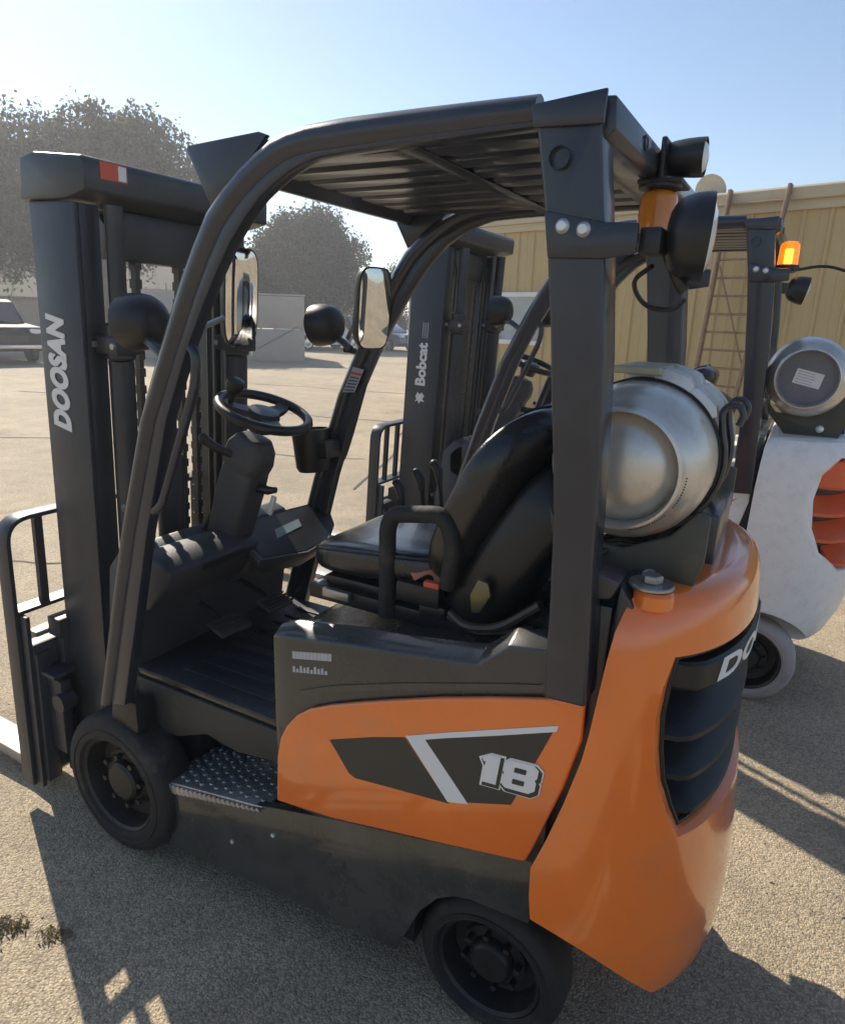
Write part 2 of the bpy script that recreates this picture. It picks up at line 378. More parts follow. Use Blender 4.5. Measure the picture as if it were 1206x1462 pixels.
TILT = Matrix.Translation((-0.26, 0, 0.2)) @ Matrix.Rotation(R(2.8), 4, 'Y') @ Matrix.Translation((0.26, 0, -0.2))
def ring_super(c, ux, uy, a, b_, n=14, p=3.0):
    out = []
    for k in range(n):
        th = 2*math.pi*k/n; cs, sn = math.cos(th), math.sin(th)
        out.append(c+ux*(a*math.copysign(abs(cs)**(2/p), cs))+uy*(b_*math.copysign(abs(sn)**(2/p), sn)))
    return out

LEGL = [(-.002,.527),(.084,.816),(.161,1.072),(.267,1.374),(.320,1.484),(.373,1.589),(.430,1.693),(.474,1.765),(.519,1.829),(.563,1.869),(.609,1.903),(.648,1.926),(.69,1.946),(.73,1.957),(.773,1.963),(.86,1.967),(1.006,1.967),(1.215,1.965)]
LEGR = [(.108,.551),(.192,.843),(.260,1.09),(.359,1.383),(.400,1.468),(.439,1.546),(.495,1.640),(.537,1.705),(.580,1.764),(.622,1.809),(.660,1.843),(.697,1.866),(.735,1.885),(.767,1.896),(.80,1.904),(.87,1.910),(1.008,1.915),(1.215,1.918)]
def ohg_leg(parent, y, side):
    """bent front leg and roof rail in one; y = centre plane, side=+1 when the inboard side is +y"""
    b = MB(); f = MB(); rings = []; fr = []
    for i, (l, r) in enumerate(zip(LEGL, LEGR)):
        l = V(l[0], y, l[1]); r = V(r[0], y, r[1]); d = (r-l); w = d.length; d.normalize()
        rad = min(0.030, w*0.5); c = l+d*rad
        rings.append([c+d*(rad*math.cos(2*math.pi*k/14))+V(0,1,0)*(rad*math.sin(2*math.pi*k/14)) for k in range(14)])
        w2 = max(w, 2*rad+0.002)
        a0 = l+d*(rad*1.5); a1 = l+d*w2
        fr.append([a0+V(0,-.017,0), a1+V(0,-.017,0), a1+V(0,.017,0), a0+V(0,.017,0)])
    b.loft(rings); o = b.obj('front_leg', PAINT, parent)
    f.loft(fr); f.obj('leg_flange', PAINT, o, bevel=0.006)
    return o

def plan_x(y, P):
    a = abs(y-P['yc'])/P['hw']; a = min(1.0, a)
    return P['x0']+(P['xr']-P['x0'])*(1-a**P['n'])**(1/P['n'])
def plan_curve(P, off=0.0, n=40, zy=1.0):
    """points along the rear outline in plan, from the near side to the far side, offset inwards by off"""
    pts = []
    for k in range(n+1):
        th = math.pi*k/n; cs, sn = -math.cos(th), math.sin(th)
        y = P['yc']+(P['hw']-off)*math.copysign(abs(cs)**(2/P['n']), cs)
        x = P['x0']+(P['xr']-off-P['x0'])*abs(sn)**(2/P['n'])
        pts.append((x, y))
    return pts

def counterweight(parent, P, paint, white=False):
    """cast rear weight: horizontal rings of (front x, side inset, rear x) lofted upwards, louvred grille cut into the back"""
    b = MB(); rings = []; prev = None; K = 44
    for (z, xf, ins, rin) in P['rings']:
        ring = []
        Q = dict(P); Q['hw'] = P['hw']-ins; Q['xr'] = P['xr']-rin
        crv = plan_curve(Q, 0, K)
        if xf > Q['x0']:
            yl = Q['hw']*(1-((xf-Q['x0'])/(Q['xr']-Q['x0']))**Q['n'])**(1/Q['n'])
            # keep the points evenly spread behind the cut front
            crv = []
            th0 = math.asin(min(1, ((xf-Q['x0'])/(Q['xr']-Q['x0']))**(Q['n']/2)))
            for k in range(K+1):
                th = th0+(math.pi-2*th0)*k/K; cs, sn = -math.cos(th), math.sin(th)
                crv.append((Q['x0']+(Q['xr']-Q['x0'])*abs(sn)**(2/Q['n']), P['yc']+Q['hw']*math.copysign(abs(cs)**(2/Q['n']), cs)))
            ring = [V(xf-.0005, crv[0][1]+.0003, z)]+[V(x, y, z) for x, y in crv]+[V(xf-.0005, crv[-1][1]-.0003, z)]
        else: ring = [V(xf, P['yc']-Q['hw'], z)]+[V(x, y, z) for x, y in crv]+[V(xf, P['yc']+Q['hw'], z)]
        rings.append(ring)
    b.loft(rings)
    for (x0, x1, y0, y1, z0, z1) in P.get('fill', []): b.box(x0, x1, y0, y1, z0, z1)
    me = b.mesh('counterweight', paint, bevel=0.0, smooth=40)
    o = link('counterweight', me, parent)
    # recess for the grille
    cut = MB(); gp = P['grille']
    def onsurf(y, z, off):
        off = off+P.get('inset', 0.0); Q = dict(P); Q['hw'] = P['hw']-(off-P.get('inset', 0.0)); Q['xr'] = P['xr']-off
        # normal-ish offset: shrink outline about its centre
        yy = P['yc']+(y-P['yc'])*Q['hw']/P['hw']
        return V(plan_x(yy, Q), yy, z)
    NS = 30
    def span(z):
        ys = []
        n = len(gp)
        for i in range(n):
            (ya, za), (yb, zb) = gp[i], gp[(i+1) % n]
            if (za-z)*(zb-z) <= 0 and abs(za-zb) > 1e-6: ys.append(ya+(yb-ya)*(z-za)/(zb-za))
        return min(ys), max(ys)
    zs = sorted(set([p[1] for p in gp])); zl = []
    for a, c in zip(zs, zs[1:]): zl += [a+(c-a)*i/3 for i in range(3)]
    zl.append(zs[-1]); zl[0] += 1e-4; zl[-1] -= 1e-4
    R_in = []; R_out = []; R_mid = []; zc0 = (zl[0]+zl[-1])/2
    for z in zl:
        y0, y1 = span(z); R_in.append([onsurf(y0+(y1-y0)*k/NS, z, 0.098) for k in range(NS+1)]); R_mid.append([onsurf(y0+(y1-y0)*k/NS, z, 0.016) for k in range(NS+1)])
        zo = zc0+(z-zc0)*1.16; ya = P['yc']+(y0-P['yc'])*1.10; yb = P['yc']+(y1-P['yc'])*1.10
        R_out.append([onsurf(max(P['yc']-P['hw']*.995, min(P['yc']+P['hw']*.995, ya+(yb-ya)*k/NS)), zo, -0.05) for k in range(NS+1)])
    A = [cut.vs(r) for r in R_in]; B_ = [cut.vs(r) for r in R_out]; Mi = [cut.vs(r) for r in R_mid]; n = len(zl)
    for i in range(n-1):
        for k in range(NS):
            cut.bm.faces.new([A[i][k], A[i][k+1], A[i+1][k+1], A[i+1][k]]); cut.bm.faces.new([B_[i][k], B_[i+1][k], B_[i+1][k+1], B_[i][k+1]])
        for k in (0, NS): cut.bm.faces.new([A[i][k], A[i+1][k], Mi[i+1][k], Mi[i][k]]); cut.bm.faces.new([Mi[i][k], Mi[i+1][k], B_[i+1][k], B_[i][k]])
    for k in range(NS):
        for i in (0, n-1): cut.bm.faces.new([A[i][k], Mi[i][k], Mi[i][k+1], A[i][k+1]]); cut.bm.faces.new([Mi[i][k], B_[i][k], B_[i][k+1], Mi[i][k+1]])
    bmesh.ops.delete(cut.bm, geom=[v for v in cut.bm.verts if not v.link_faces], context='VERTS')
    cme = cut.mesh('cutter', None, smooth=0); co = bpy.data.objects.new('cutter', cme); C.objects.link(co)
    md = o.modifiers.new('cut', 'BOOLEAN'); md.operation = 'DIFFERENCE'; md.object = co; md.solver = 'EXACT'
    # cutter must sit in the same space as the counterweight
    co.matrix_world = Matrix.Translation(Vector(parent.location)) @ Matrix.Diagonal((*parent.scale, 1)) @ Matrix.Translation(o.location)
    cws = P.get('cuts', [])
    extra = []
    for e in cws:
        em = e.mesh('cutter', None, smooth=0); eo = bpy.data.objects.new('cutter', em); C.objects.link(eo); eo.matrix_world = co.matrix_world
        m2 = o.modifiers.new('cut', 'BOOLEAN'); m2.operation = 'DIFFERENCE'; m2.object = eo; m2.solver = 'EXACT'; extra.append(eo)
    bpy.context.view_layer.update()
    dg = bpy.context.evaluated_depsgraph_get(); nm = bpy.data.meshes.new_from_object(o.evaluated_get(dg))
    o.modifiers.clear(); o.data = nm; nm.name = 'counterweight'
    bm = bmesh.new(); bm.from_mesh(nm)
    sh = [e for e in bm.edges if len(e.link_faces) == 2 and e.calc_face_angle(0) > R(42)]
    bmesh.ops.remove_doubles(bm, verts=bm.verts[:], dist=0.0008)
    bm.to_mesh(nm); bm.free()
    nm.polygons.foreach_set('use_smooth', [True]*len(nm.polygons)); nm.set_sharp_from_angle(angle=R(33))
    nm.materials.clear(); nm.materials.append(paint)
    for e in [co]+extra: bpy.data.objects.remove(e)
    # lining on the recess floor and a raised rim round it
    ln = MB(); rr = []
    for z in zl:
        y0, y1 = span(z); rr.append([onsurf(y0+(y1-y0)*k/NS, z, 0.094) for k in range(NS+1)])
    ln.loft(rr, caps=False, close=False); ln.obj('grille_lining', mat('grille_dark', (0.008,0.008,0.010), 0.6) if not white else mat('grille_dark2', (0.05,0.03,0.025), 0.6), o)
    edge = []
    for i, z in enumerate(zl): edge.append(onsurf(span(z)[0], z, 0.016))
    for k in range(1, NS): y0, y1 = span(zl[-1]); edge.append(onsurf(y0+(y1-y0)*k/NS, zl[-1], 0.016))
    for z in zl[::-1]: edge.append(onsurf(span(z)[1], z, 0.016))
    for k in range(1, NS): y0, y1 = span(zl[0]); edge.append(onsurf(y1+(y0-y1)*k/NS, zl[0], 0.016))
    if not white: MB().tube(edge, 0.0065, 8, closed=True).obj('grille_rim', BLACK, o)
    # louvres: awning shaped slats following the outline
    for (zlip, zin, bar) in P['louvres']:
        f = MB(); rings = []
        zc = max(zl[0]+0.004, min(zl[-1]-0.004, zlip+0.01))
        y0, y1 = span(zc); y0 += 0.006; y1 -= 0.006
        for k in range(NS+1):
            y = y0+(y1-y0)*k/NS
            e = min(1.0, min(k, NS-k)/2.0); q = 0.002 if not bar else -0.001
            q = 0.03+(q-0.03)*(e**0.5)
            if bar: prof = [(0.088, zin),(q+0.006, zin-0.002),(q, zin-0.008),(q, zlip+0.010),(q+0.008, zlip),(0.030, zlip+0.004),(0.088, zlip+0.03)]
            else: prof = [(0.090, zin),(0.024+q, zlip+0.026),(q+0.006, zlip+0.017),(q, zlip+0.012),(q, zlip+0.002),(q+0.008, zlip-.003),(0.030+q, zlip+0.008),(0.090, zin-0.018)]
            rings.append([onsurf(y, z, off) for off, z in prof])
        f.loft(rings); f.obj('louvre', (mat('satin_black', (0.012,0.012,0.013), 0.42) if not white else REDOR), o, smooth=30)
    return o, onsurf

def mast(parent, cfg):
    y0, y1 = 0.12, 0.74; white = cfg['white']
    root = None
    b = MB(TILT)
    # outer channels: web on the outside, flanges front and back
    for (ya, yb, yw) in ((y0, y0+0.014, y0+0.075), (y1, y1-0.014, y1-0.075)):
        lo, hi = min(ya, yb), max(ya, yb); a, c = min(ya, yw), max(ya, yw)
        b.box(-0.352, -0.166, lo, hi, 0.075, 1.90)
        b.box(-0.352, -0.330, a+(0.014 if ya < yw else 0), c-(0.014 if ya > yw else 0), 0.075, 1.90); b.box(-0.188, -0.166, a+(0.014 if ya < yw else 0), c-(0.014 if ya > yw else 0), 0.075, 1.90)
    root = b.obj('mast', MASTP, parent, bevel=0.003)
    # cross members
    c = MB(TILT); c.prism([(-0.372,1.900),(-0.360,2.005),(-0.30,2.018),(-0.110,2.006),(-0.100,1.992),(-0.100,1.925),(-0.18,1.905)], y0-0.012, y1+0.045)
    c.obj('mast_cap', MASTP, root, bevel=0.008)
    c = MB(TILT); c.box(-0.150,-0.128, y0+0.02, y1-0.02, 0.42, 0.56); c.box(-0.150,-0.130, y0+0.02, y1-0.02, 1.02, 1.10) if False else None
    c.box(-0.20,-0.165, y0+0.015, y1-0.015, 0.10, 0.26); c.obj('mast_crossbar', MASTP, root, bevel=0.006)
    for ya, yb in ((y0+0.020, y0+0.066), (y1-0.066, y1-0.020)):
        q = MB(TILT); q.box(-0.322,-0.196, ya, yb, 0.14, 1.86); q.box(-0.31,-0.21, ya-0.004 if ya < .4 else yb, ya if ya < .4 else yb+0.004, 0.14, 1.86)
        q.obj('inner_rail', mat('bare_rail_steel', (0.06,0.058,0.056), 0.36, metal=0.5, dirt=(0.03,0.025,0.02), dscale=4, damt=0.6), root, bevel=0.003)
    q = MB(TILT); q.box(-0.30,-0.20, y0+0.155, y1-0.075, 1.765, 1.90); q.obj('inner_crossbar', MASTP, root, bevel=0.01)
    # lift cylinders behind the rails
    for yc in (y0+0.082, y1-0.082):
        q = MB(TILT); q.cyl((-0.118, yc, 0), 0.034, 0.16, 1.50, 'z', 20, 0.004); q.cyl((-0.118, yc, 0), 0.040, 1.50, 1.60, 'z', 20, 0.006); q.cyl((-0.118, yc, 0), 0.024, 1.60, 1.90, 'z', 16)
        cy = q.obj('lift_cylinder', MASTP, root)
        for z in (0.66, 1.54):
            q = MB(TILT); q.box(-0.172,-0.075, yc-0.046, yc+0.046, z-0.024, z+0.024); q.obj('cylinder_clamp', MASTP, cy, bevel=0.004)
            for xx in (-0.16, -0.085): q = MB(TILT); q.cyl((xx, yc-0.046, z), 0.009, -0.009, 0.0, 'y', 6); q.obj('clamp_bolt', STEEL, cy)
    # centre chains, hoses and sheaves
    for yc in (0.285, 0.345, 0.505, 0.565):
        q = MB(TILT); z = 0.55; k = 0
        while z < 1.86:
            k += 1; w = .011 if k % 2 else .0075
            q.box(-0.234 if k % 2 else -0.231, -0.206 if k % 2 else -0.209, yc-w, yc+w, z, z+0.0262); z += 0.026
        q.obj('lift_chain', CHAIN, root)
    q = MB(TILT); q.cyl((-0.20, 0.43, 0), 0.044, 0.24, 1.18, 'z', 22, 0.004); q.cyl((-0.20, 0.43, 0), 0.026, 1.18, 1.60, 'z', 18); q.obj('free_lift_cylinder', MASTP, root)
    for k, yc in enumerate((0.255, 0.60, 0.622, 0.64)):
        q = MB(TILT); x = -0.18-0.008*(k % 2)
        q.tube(fil([(x+0.06, yc+0.05*(1 if k < 2 else -1), 0.30),(x, yc, 0.42),(x, yc, 1.82),(x-0.06, yc, 1.88)], 0.06), 0.0085, 8); q.obj('hydraulic_hose', HOSE, root)
    # carriage and load backrest
    cb = MB(TILT)
    cb.box(-0.430,-0.375, 0.02, 0.84, 0.50, 0.59); cb.box(-0.430,-0.375, 0.02, 0.84, 0.10, 0.18)
    cb.box(-0.375,-0.345, 0.10, 0.16, 0.08, 0.64); cb.box(-0.375,-0.345, 0.70, 0.76, 0.08, 0.64)
    car = cb.obj('carriage', MASTP, root, bevel=0.005)
    q = MB(TILT); q.box(-0.395,-0.335, 0.085, 0.235, 0.60, 0.665); q.box(-0.41,-0.30,0.03,0.11,0.485,0.50); q.box(-0.392,-0.30,0.05,0.085,0.20,0.47); q.obj('fork_stop', MASTP, car, bevel=0.004)
    q = MB(TILT); q.cyl((-0.30,0.055,0.40),0.03,-0.02,0.03,'y',14); q.obj('roller', MASTP, car)
    q = MB(TILT); q.prism([(-0.398,0.16),(-0.386,0.16),(-0.386,0.46),(-0.392,0.47),(-0.398,0.46)], 0.028, 0.046); q.obj('carriage_bracket', STEEL, car)
    def flat(path, w, t, up=(1,0,0)):
        return MB(TILT).sweep(path, [(-w/2,-t/2),(w/2,-t/2),(w/2,t/2),(-w/2,t/2)], up)
    xb = -0.440
    topz = 1.00
    pth = fil([(xb,0.0,0.06),(xb,0.0,topz),(xb,0.86,topz),(xb,0.86,0.06)], 0.075, 6)
    fr = flat(pth, 0.014, 0.058); lb = fr.obj('load_backrest', MASTP, root, bevel=0.002)
    q = MB(TILT); q.box(xb-0.026, xb+0.030, 0.008, 0.852, 0.690, 0.702); q.obj('backrest_rail', MASTP, lb)
    for (ya, yb) in ((0.008,0.022),(0.838,0.852)): q = MB(TILT); q.box(xb-0.03, xb+0.06, ya, yb, 0.06, 0.69); q.obj('backrest_post', MASTP, lb, bevel=0.002)
    q = MB(TILT); q.box(xb+0.03, xb+0.075, 0.022, 0.07, 0.08, 0.56); q.obj('carriage_end', MASTP, car, bevel=0.002)
    for k in range(1, 8):
        yy = 0.86*k/8
        q = MB(TILT); q.box(xb-0.005, xb+0.012, yy-0.013, yy+0.013, 0.702, topz-0.006); q.obj('backrest_bar', MASTP, lb)
    for yf in (0.065, 0.70):
        q = MB(TILT); yc = yf+0.05
        side = [(-0.430,0.60),(-0.475,0.60),(-0.475,0.085),(-0.56,0.062),(-1.50,0.034),(-1.52,0.026),(-1.50,0.022),(-0.50,0.018),(-0.452,0.030),(-0.436,0.07)]
        q.prism(side, yf, yf+0.10); q.obj('fork', FORKM, root, bevel=0.004)
    # decals
    M_ = TILT
    if white:
        me = text_mesh('Bobcat', 0.076, off=0.0030); me.transform(frame_m((-0.262, y0-0.0015, 1.332), (0,0,1), (-1,0,0))); place_text('lettering', me, M_, DECW, root)
        e = MB(TILT @ Matrix.Translation((-.0545,0,.262)) @ Matrix.Diagonal((.80,1,.80,1)))   # small animal-head emblem reduced to its plain angular outline
        e.prism([(-0.29,1.135),(-0.275,1.165),(-0.262,1.15),(-0.245,1.165),(-0.225,1.14),(-0.24,1.125),(-0.222,1.105),(-0.25,1.11),(-0.262,1.09),(-0.272,1.112),(-0.292,1.10),(-0.28,1.122)], y0-0.0022, y0-0.0004)
        e.obj('emblem', DECW, root, smooth=0)
        e = MB(TILT)
        for k in range(3):
            for j in range(9): e.box(-0.272+k*0.013, -0.266+k*0.013, y0-0.0015, y0-0.0003, 1.465+j*0.0085, 1.471+j*0.0085)
        tag(e.obj('small_print', DECGREY, root, smooth=0), kind='stuff')
    else:
        me = text_mesh('DOOSAN', 0.098, off=0.0062, shear=0.22, space=1.06); me.transform(Matrix.Diagonal((0.725,1.0,1,1))); me.transform(frame_m((-0.276, y0-0.0015, 1.442), (0,0,1), (-1,0,0))); place_text('lettering', me, M_, DECW, root)
        d = MB(TILT); d.box(-0.0995,-0.0985, y0+0.035, y0+0.115, 1.958, 1.999); dd = d.obj('warning_decal', DECR, root, smooth=0)
        d = MB(TILT); d.box(-0.0997,-0.0975, y0+0.088, y0+0.112, 1.961, 1.996); d.obj('decal_symbol', DECW, dd, smooth=0)
    return root

def grab_handle(parent, y, pts, r):
    MB().tube(fil([V(x, y, z) for x, z in pts], 0.05, 6), r, 10).obj('grab_handle', PAINT, parent)

def mirror(parent, c, hw, hh, nrm, arm):
    n = Vector(nrm).normalized(); ex = V(0,0,1).cross(n).normalized(); ey = n.cross(ex)
    def ring(s, d, off=0.0):
        out = []
        for k in range(32):
            th = 2*math.pi*k/32; cs, sn = math.cos(th), math.sin(th); p = 4.5
            out.append(Vector(c)+ex*(hw*s*math.copysign(abs(cs)**(2/p), cs))+ey*((hh-hw*(1-s))*math.copysign(abs(sn)**(2/p), sn))+n*d)
        return out
    b = MB(); b.loft([ring(0.55,-0.035), ring(0.85,-0.030), ring(0.98,-0.012), ring(1.0,0.004), ring(0.94,0.006)]); o = b.obj('mirror', BLACK, parent)
    g = MB(); g.loft([ring(0.92,0.0065), ring(0.75,0.0080), ring(0.55,0.0094), ring(0.3,0.0105), ring(0.03,0.011)]); g.obj('mirror_glass', MIRROR, o, smooth=60)
    a = MB(); a.tube(fil(arm, 0.03, 4), 0.007, 8); a.obj('mirror_arm', STEEL, o)
    return o

def lamp(parent, c, d, r, depth, name='work_lamp', back=None):
    """round lamp; d = direction the lens faces"""
    d = Vector(d).normalized(); M = frame_m(c, d, V(0,0,1)); M2 = M @ Matrix.Identity(4)
    b = MB(M2); b.lathe([(0,-depth),(r*0.30,-depth*.985),(r*0.55,-depth*.93),(r*0.75,-depth*.80),(r*0.89,-depth*0.58),(r*.97,-depth*.28),(r,0.0),(r,depth*0.22),(r*0.93,depth*0.22),(r*0.92,0.01)], (0,0,0), 'x', 28)
    o = b.obj(name, BLACK, parent)
    g = MB(M2); g.lathe([(r*0.93,0.008),(r*0.6,0.018),(0,0.022)], (0,0,0), 'x', 28); g.obj('lamp_lens', LENS, o)
    return o

def forklift(cfg):
    white = cfg['white']
    T = thing(cfg['name'], cfg['label'], 'forklift', (0.65,0.43,0), cfg['group'], cfg['loc'], cfg['scale'])
    far = 0.80
    # --- wheels
    wheel(T, 0.0, 0.0, 0.13, 0.2285, 0.2285, 0.156, RUBBER)
    wheel(T, 0.0, 0.86, 0.73, 0.2285, 0.2285, 0.156, RUBBER)
    rx = cfg['rear_x']; rr = cfg['rear_r']
    wheel(T, rx, cfg['rear_y'], cfg['rear_y']+0.125, rr, rr, rr*0.72, cfg['tread'])
    wheel(T, rx, 0.86-cfg['rear_y'], 0.86-cfg['rear_y']-0.125, rr, rr, rr*0.72, cfg['tread'])
    # --- chassis
    side = [(.150,.285),(.172,.072),(.40,.095),(.70,.112),(.985,.134),(1.010,.20),(1.045,.285),(1.09,.345),(1.13,.372),(1.17,.384),(1.308,.392),(1.305,.553),(1.10,.503),(.80,.437),(.60,.385),(.37,.322),(.19,.278)]
    b = MB(); b.prism(side, 0.036, 0.062); ch = b.obj('chassis', BODY, T, bevel=0.004)
    b = MB(); b.prism(side, 0.798, 0.824); b.obj('chassis_plate', BODY, ch, bevel=0.004)
    b = MB(); b.box(0.16,1.02, 0.062,0.798, 0.15,0.27); b.box(-0.16,0.20, 0.165,0.695, 0.13,0.50); b.box(0.60,1.36, 0.13,0.73, 0.27,0.62); b.box(1.02,1.36,0.25,0.61,0.12,0.27)
    b.cyl((0,0.165,0.2285),0.07,-0.10,0.02,'y',20); b.cyl((0,0.695,0.2285),0.07,-0.02,0.10,'y',20); b.cyl((rx,cfg['rear_y']+0.1,rr),0.05,0,0.86-2*cfg['rear_y']-0.2,'y',16)
    b.obj('axle_housing', BLACK, ch, bevel=0.006)
    b = MB(); b.box(-0.10,0.16,0.165,0.20,0.40,0.585); b.obj('front_bracket', BLACK, ch, bevel=0.006)
    for x, z in ((0.45,.21),(0.60,.30)): b = MB(); b.cyl((x,0.036,z),0.006,-0.004,0,'y',8); b.obj('rivet', BOLT, ch)
    # step
    b = MB(); b.prism([(.185,.296),(.575,.367),(.575,.375),(.185,.304)], 0.036,0.235); st = b.obj('step_plate', GALV, T, bevel=0.002)
    b = MB()
    for i in range(13):
        for j in range(6):
            x = 0.200+i*0.029; y = 0.062+j*0.030+(0.010 if i % 2 else 0); z = .304+(x-.185)*.1815
            b.lathe([(0.0085,0.0),(0.007,0.0045),(0.0045,0.0048),(0.004,0.001)], (x,y,z), 'z', 8)
    tag(b.obj('step_grips', STEEL, st), kind='stuff')
    b = MB()
    for i in range(21):
        x = 0.187+i*0.0178; z = .298+(x-.185)*.1815; h = .026-.0010*i; b.prism([(x,z-h),(x+.0165,z-h),(x+.0165,z-.004),(x+.008,z+.005),(x,z-.004)], 0.030, 0.0355)
    tag(b.obj('step_teeth', GALV, st), kind='stuff')
    # floor
    b = MB(); b.box(-0.02,0.62, 0.105,0.77, 0.572,0.590); b.box(0.15,0.62, 0.235,0.77, 0.296,0.572); fl = b.obj('floor_plate', BODY, T, bevel=0.006)
    b = MB(); b.prism([(0.02,0.567),(0.60,0.567),(0.575,0.47),(0.42,0.445),(0.30,0.46),(0.18,0.41),(0.03,0.40)], 0.10, 0.118); b.obj('floor_skirt', mat('dusty_skirt', (0.045,0.043,0.038), 0.6, dirt=DUST, dscale=3, damt=0.6), fl, bevel=0.008)
    b = MB(); b.box(0.0,0.615, 0.100,0.765, 0.5905,0.600); mt_ = b.obj('floor_mat', MATR, T, bevel=0.003)
    for k in range(9):
        b = MB(); y = 0.16+k*0.065
        b.box(0.16,0.58, y, y+0.030, 0.600,0.606); b.obj('mat_rib', MATR, mt_, bevel=0.003)
    # front bulkhead and leg feet
    b = MB(); b.prism([(-0.10,0.50),(0.03,0.50),(0.03,0.60),(0.06,0.80),(0.06,0.95),(0.0,0.97),(-0.06,0.90),(-0.10,0.62)], 0.10, 0.76); b.obj('front_bulkhead', PLAST, T, bevel=0.01)
    for y in (0.0, far): 
        b = MB(); b.prism([(-0.01,0.44),(0.11,0.44),(0.108,0.545),(0.005,0.52)], y-0.012 if y > .4 else .02, y+0.012 if y < .4 else far-.02) if False else b.prism([(-0.01,0.44),(0.11,0.44),(0.108,0.540),(0.005,0.52)], abs(y-.022), abs(y-.022)+.06); b.obj('leg_foot', BLACK, T, bevel=0.005)
    # --- hood
    prof = [(.622,.40,.40),(.618,.885,.905),(.66,.893,.918),(.80,.915,.940),(.98,.940,.962),(1.13,.962,.985),(1.155,.966,.990),(1.215,1.022,1.043),(1.325,1.040,1.058)]
    b = MB(); rings = []
    for x, z1, z2 in prof[1:]:
        c = 0.052 if x > 0.63 else 0.035
        rings.append([V(x,0.037,0.42),V(x,0.037,z1),V(x,0.037+c,z2),V(x,0.100,z2-0.004),V(x,0.112,z2-0.030),V(x,0.73,z2-0.030),V(x,0.748,z2-0.004),V(x,0.823-c,z2),V(x,0.823,z1),V(x,0.823,0.42)])
    b.loft(rings); hd = b.obj('hood', BODY if not white else WHITEP, T, bevel=0.005)
    if not white:
        b = MB()
        rd = fil([V(1.16,.0345,.945),V(1.215,.0345,.998),V(1.300,.0345,1.012),V(1.298,.0345,.955)], 0.012, 3)
        b.sweep(fil([V(.70,.036,.755),V(.80,.036,.800),V(.98,.036,.862),V(1.22,.036,.935),V(1.305,.036,.958),V(1.305,.036,1.00)],0.03,4), [(-0.008,-0.003),(0.008,-0.003),(0.006,0.003),(-0.006,0.003)], (0,1,0)); b.obj('hood_trim', BODY, hd)
        d = MB()
        for row, (z0, n_) in enumerate(((0.842,11),(0.806,10))):
            for k in range(n_):
                x = 0.678+k*0.0105; zz = z0+(k*0.0105)*0.22
                if row == 0: d.prism([(x,zz),(x+0.0098,zz+0.002),(x+0.0098,zz+0.021),(x,zz+0.019)], 0.0358, 0.0366)
                else:
                    h = [0.018,0.012,0.02,0.016][k % 4]; d.prism([(x,zz),(x+0.0085,zz+0.002),(x+0.0075,zz+h),(x+0.001,zz+h-0.002)], 0.0358, 0.0366)
        tag(d.obj('print_decal', DECGREY, hd, smooth=0), kind='stuff')
    # --- side panels
    pan = [(.630,.432),(.636,.566),(.648,.622),(.668,.664),(.70,.704),(.74,.734),(.80,.764),(.88,.797),(.967,.831),(1.08,.873),(1.193,.910),(1.29,.939),(1.379,.966),(1.381,.88),(1.355,.762),(1.303,.590),(1.292,.560),(1.10,.517),(.80,.453)]
    pm = ORANGE if not white else WHITEP
    for (a, c) in ((0.018,0.034),(0.826,0.842)):
        b = MB(); b.prism(pan, a, c); sp = b.obj('side_panel', pm, T, bevel=0.006, seg=3)
        yy = a if a < 0.4 else c; s = -1 if a < 0.4 else 1
        if not white:
            def dec(pts, m, lev, nm):
                q = MB(); q.prism(pts, yy+s*0.0004, yy+s*(0.0012+lev*0.0008)); q.obj(nm, m, sp, smooth=0)
            dec([(.800,.674),(.915,.722),(1.000,.752),(1.115,.630),(.99,.614),(.874,.598),(.856,.604)], DECB, 0, 'dark_decal')
            dec([(1.004,.752),(1.10,.792),(1.21,.838),(1.328,.888),(1.254,.686),(1.150,.648),(1.114,.636)], DECB, 0, 'dark_decal')
            dec([(1.004,.758),(1.10,.800),(1.21,.846),(1.335,.898),(1.332,.884),(1.21,.832),(1.10,.787),(1.052,.766),(1.160,.648),(1.112,.634)], DECW, 1, 'white_chevron')
            sx = 1 if s < 0 else -1
            def num(poly, dx, dz, lev, m, nm, par):
                q = MB(); ps = []
                for u, v in poly:
                    ps.append((1.243+sx*(u+0.10*v)*1.0+dx, .757+v*.94+(u*sx)*.10+dz))
                q.prism(ps, yy+s*(.0016+lev*.0008), yy+s*(.0022+lev*.0008)); return q.obj(nm, m, par, smooth=0)
            def rrect(cx, cz, w, h, c): return [(cx-w+c,cz-h),(cx+w-c,cz-h),(cx+w,cz-h+c),(cx+w,cz+h-c),(cx+w-c,cz+h),(cx-w+c,cz+h),(cx-w,cz+h-c),(cx-w,cz-h+c)]
            def grow(p, g):
                out = []; n = len(p)
                for i in range(n):
                    a, b_, c = Vector(p[i-1]), Vector(p[i]), Vector(p[(i+1) % n]); d1 = (b_-a).normalized(); d2 = (c-b_).normalized()
                    n1 = Vector((d1.y,-d1.x)); n2 = Vector((d2.y,-d2.x)); m_ = n1+n2; k = g*2/max(.5, m_.dot(m_)); out.append(tuple(b_+m_*k))
                return out
            one = [(-.051,-.036),(-.021,-.036),(-.021,.036),(-.043,.036),(-.060,.025),(-.055,.016),(-.051,.017)]
            eight = [(-.001,-.036),(.049,-.036),(.060,-.026),(.060,-.006),(.056,.0),(.060,.006),(.060,.026),(.049,.036),(-.001,.036),(-.012,.026),(-.012,.006),(-.008,.0),(-.012,-.006),(-.012,-.026)]
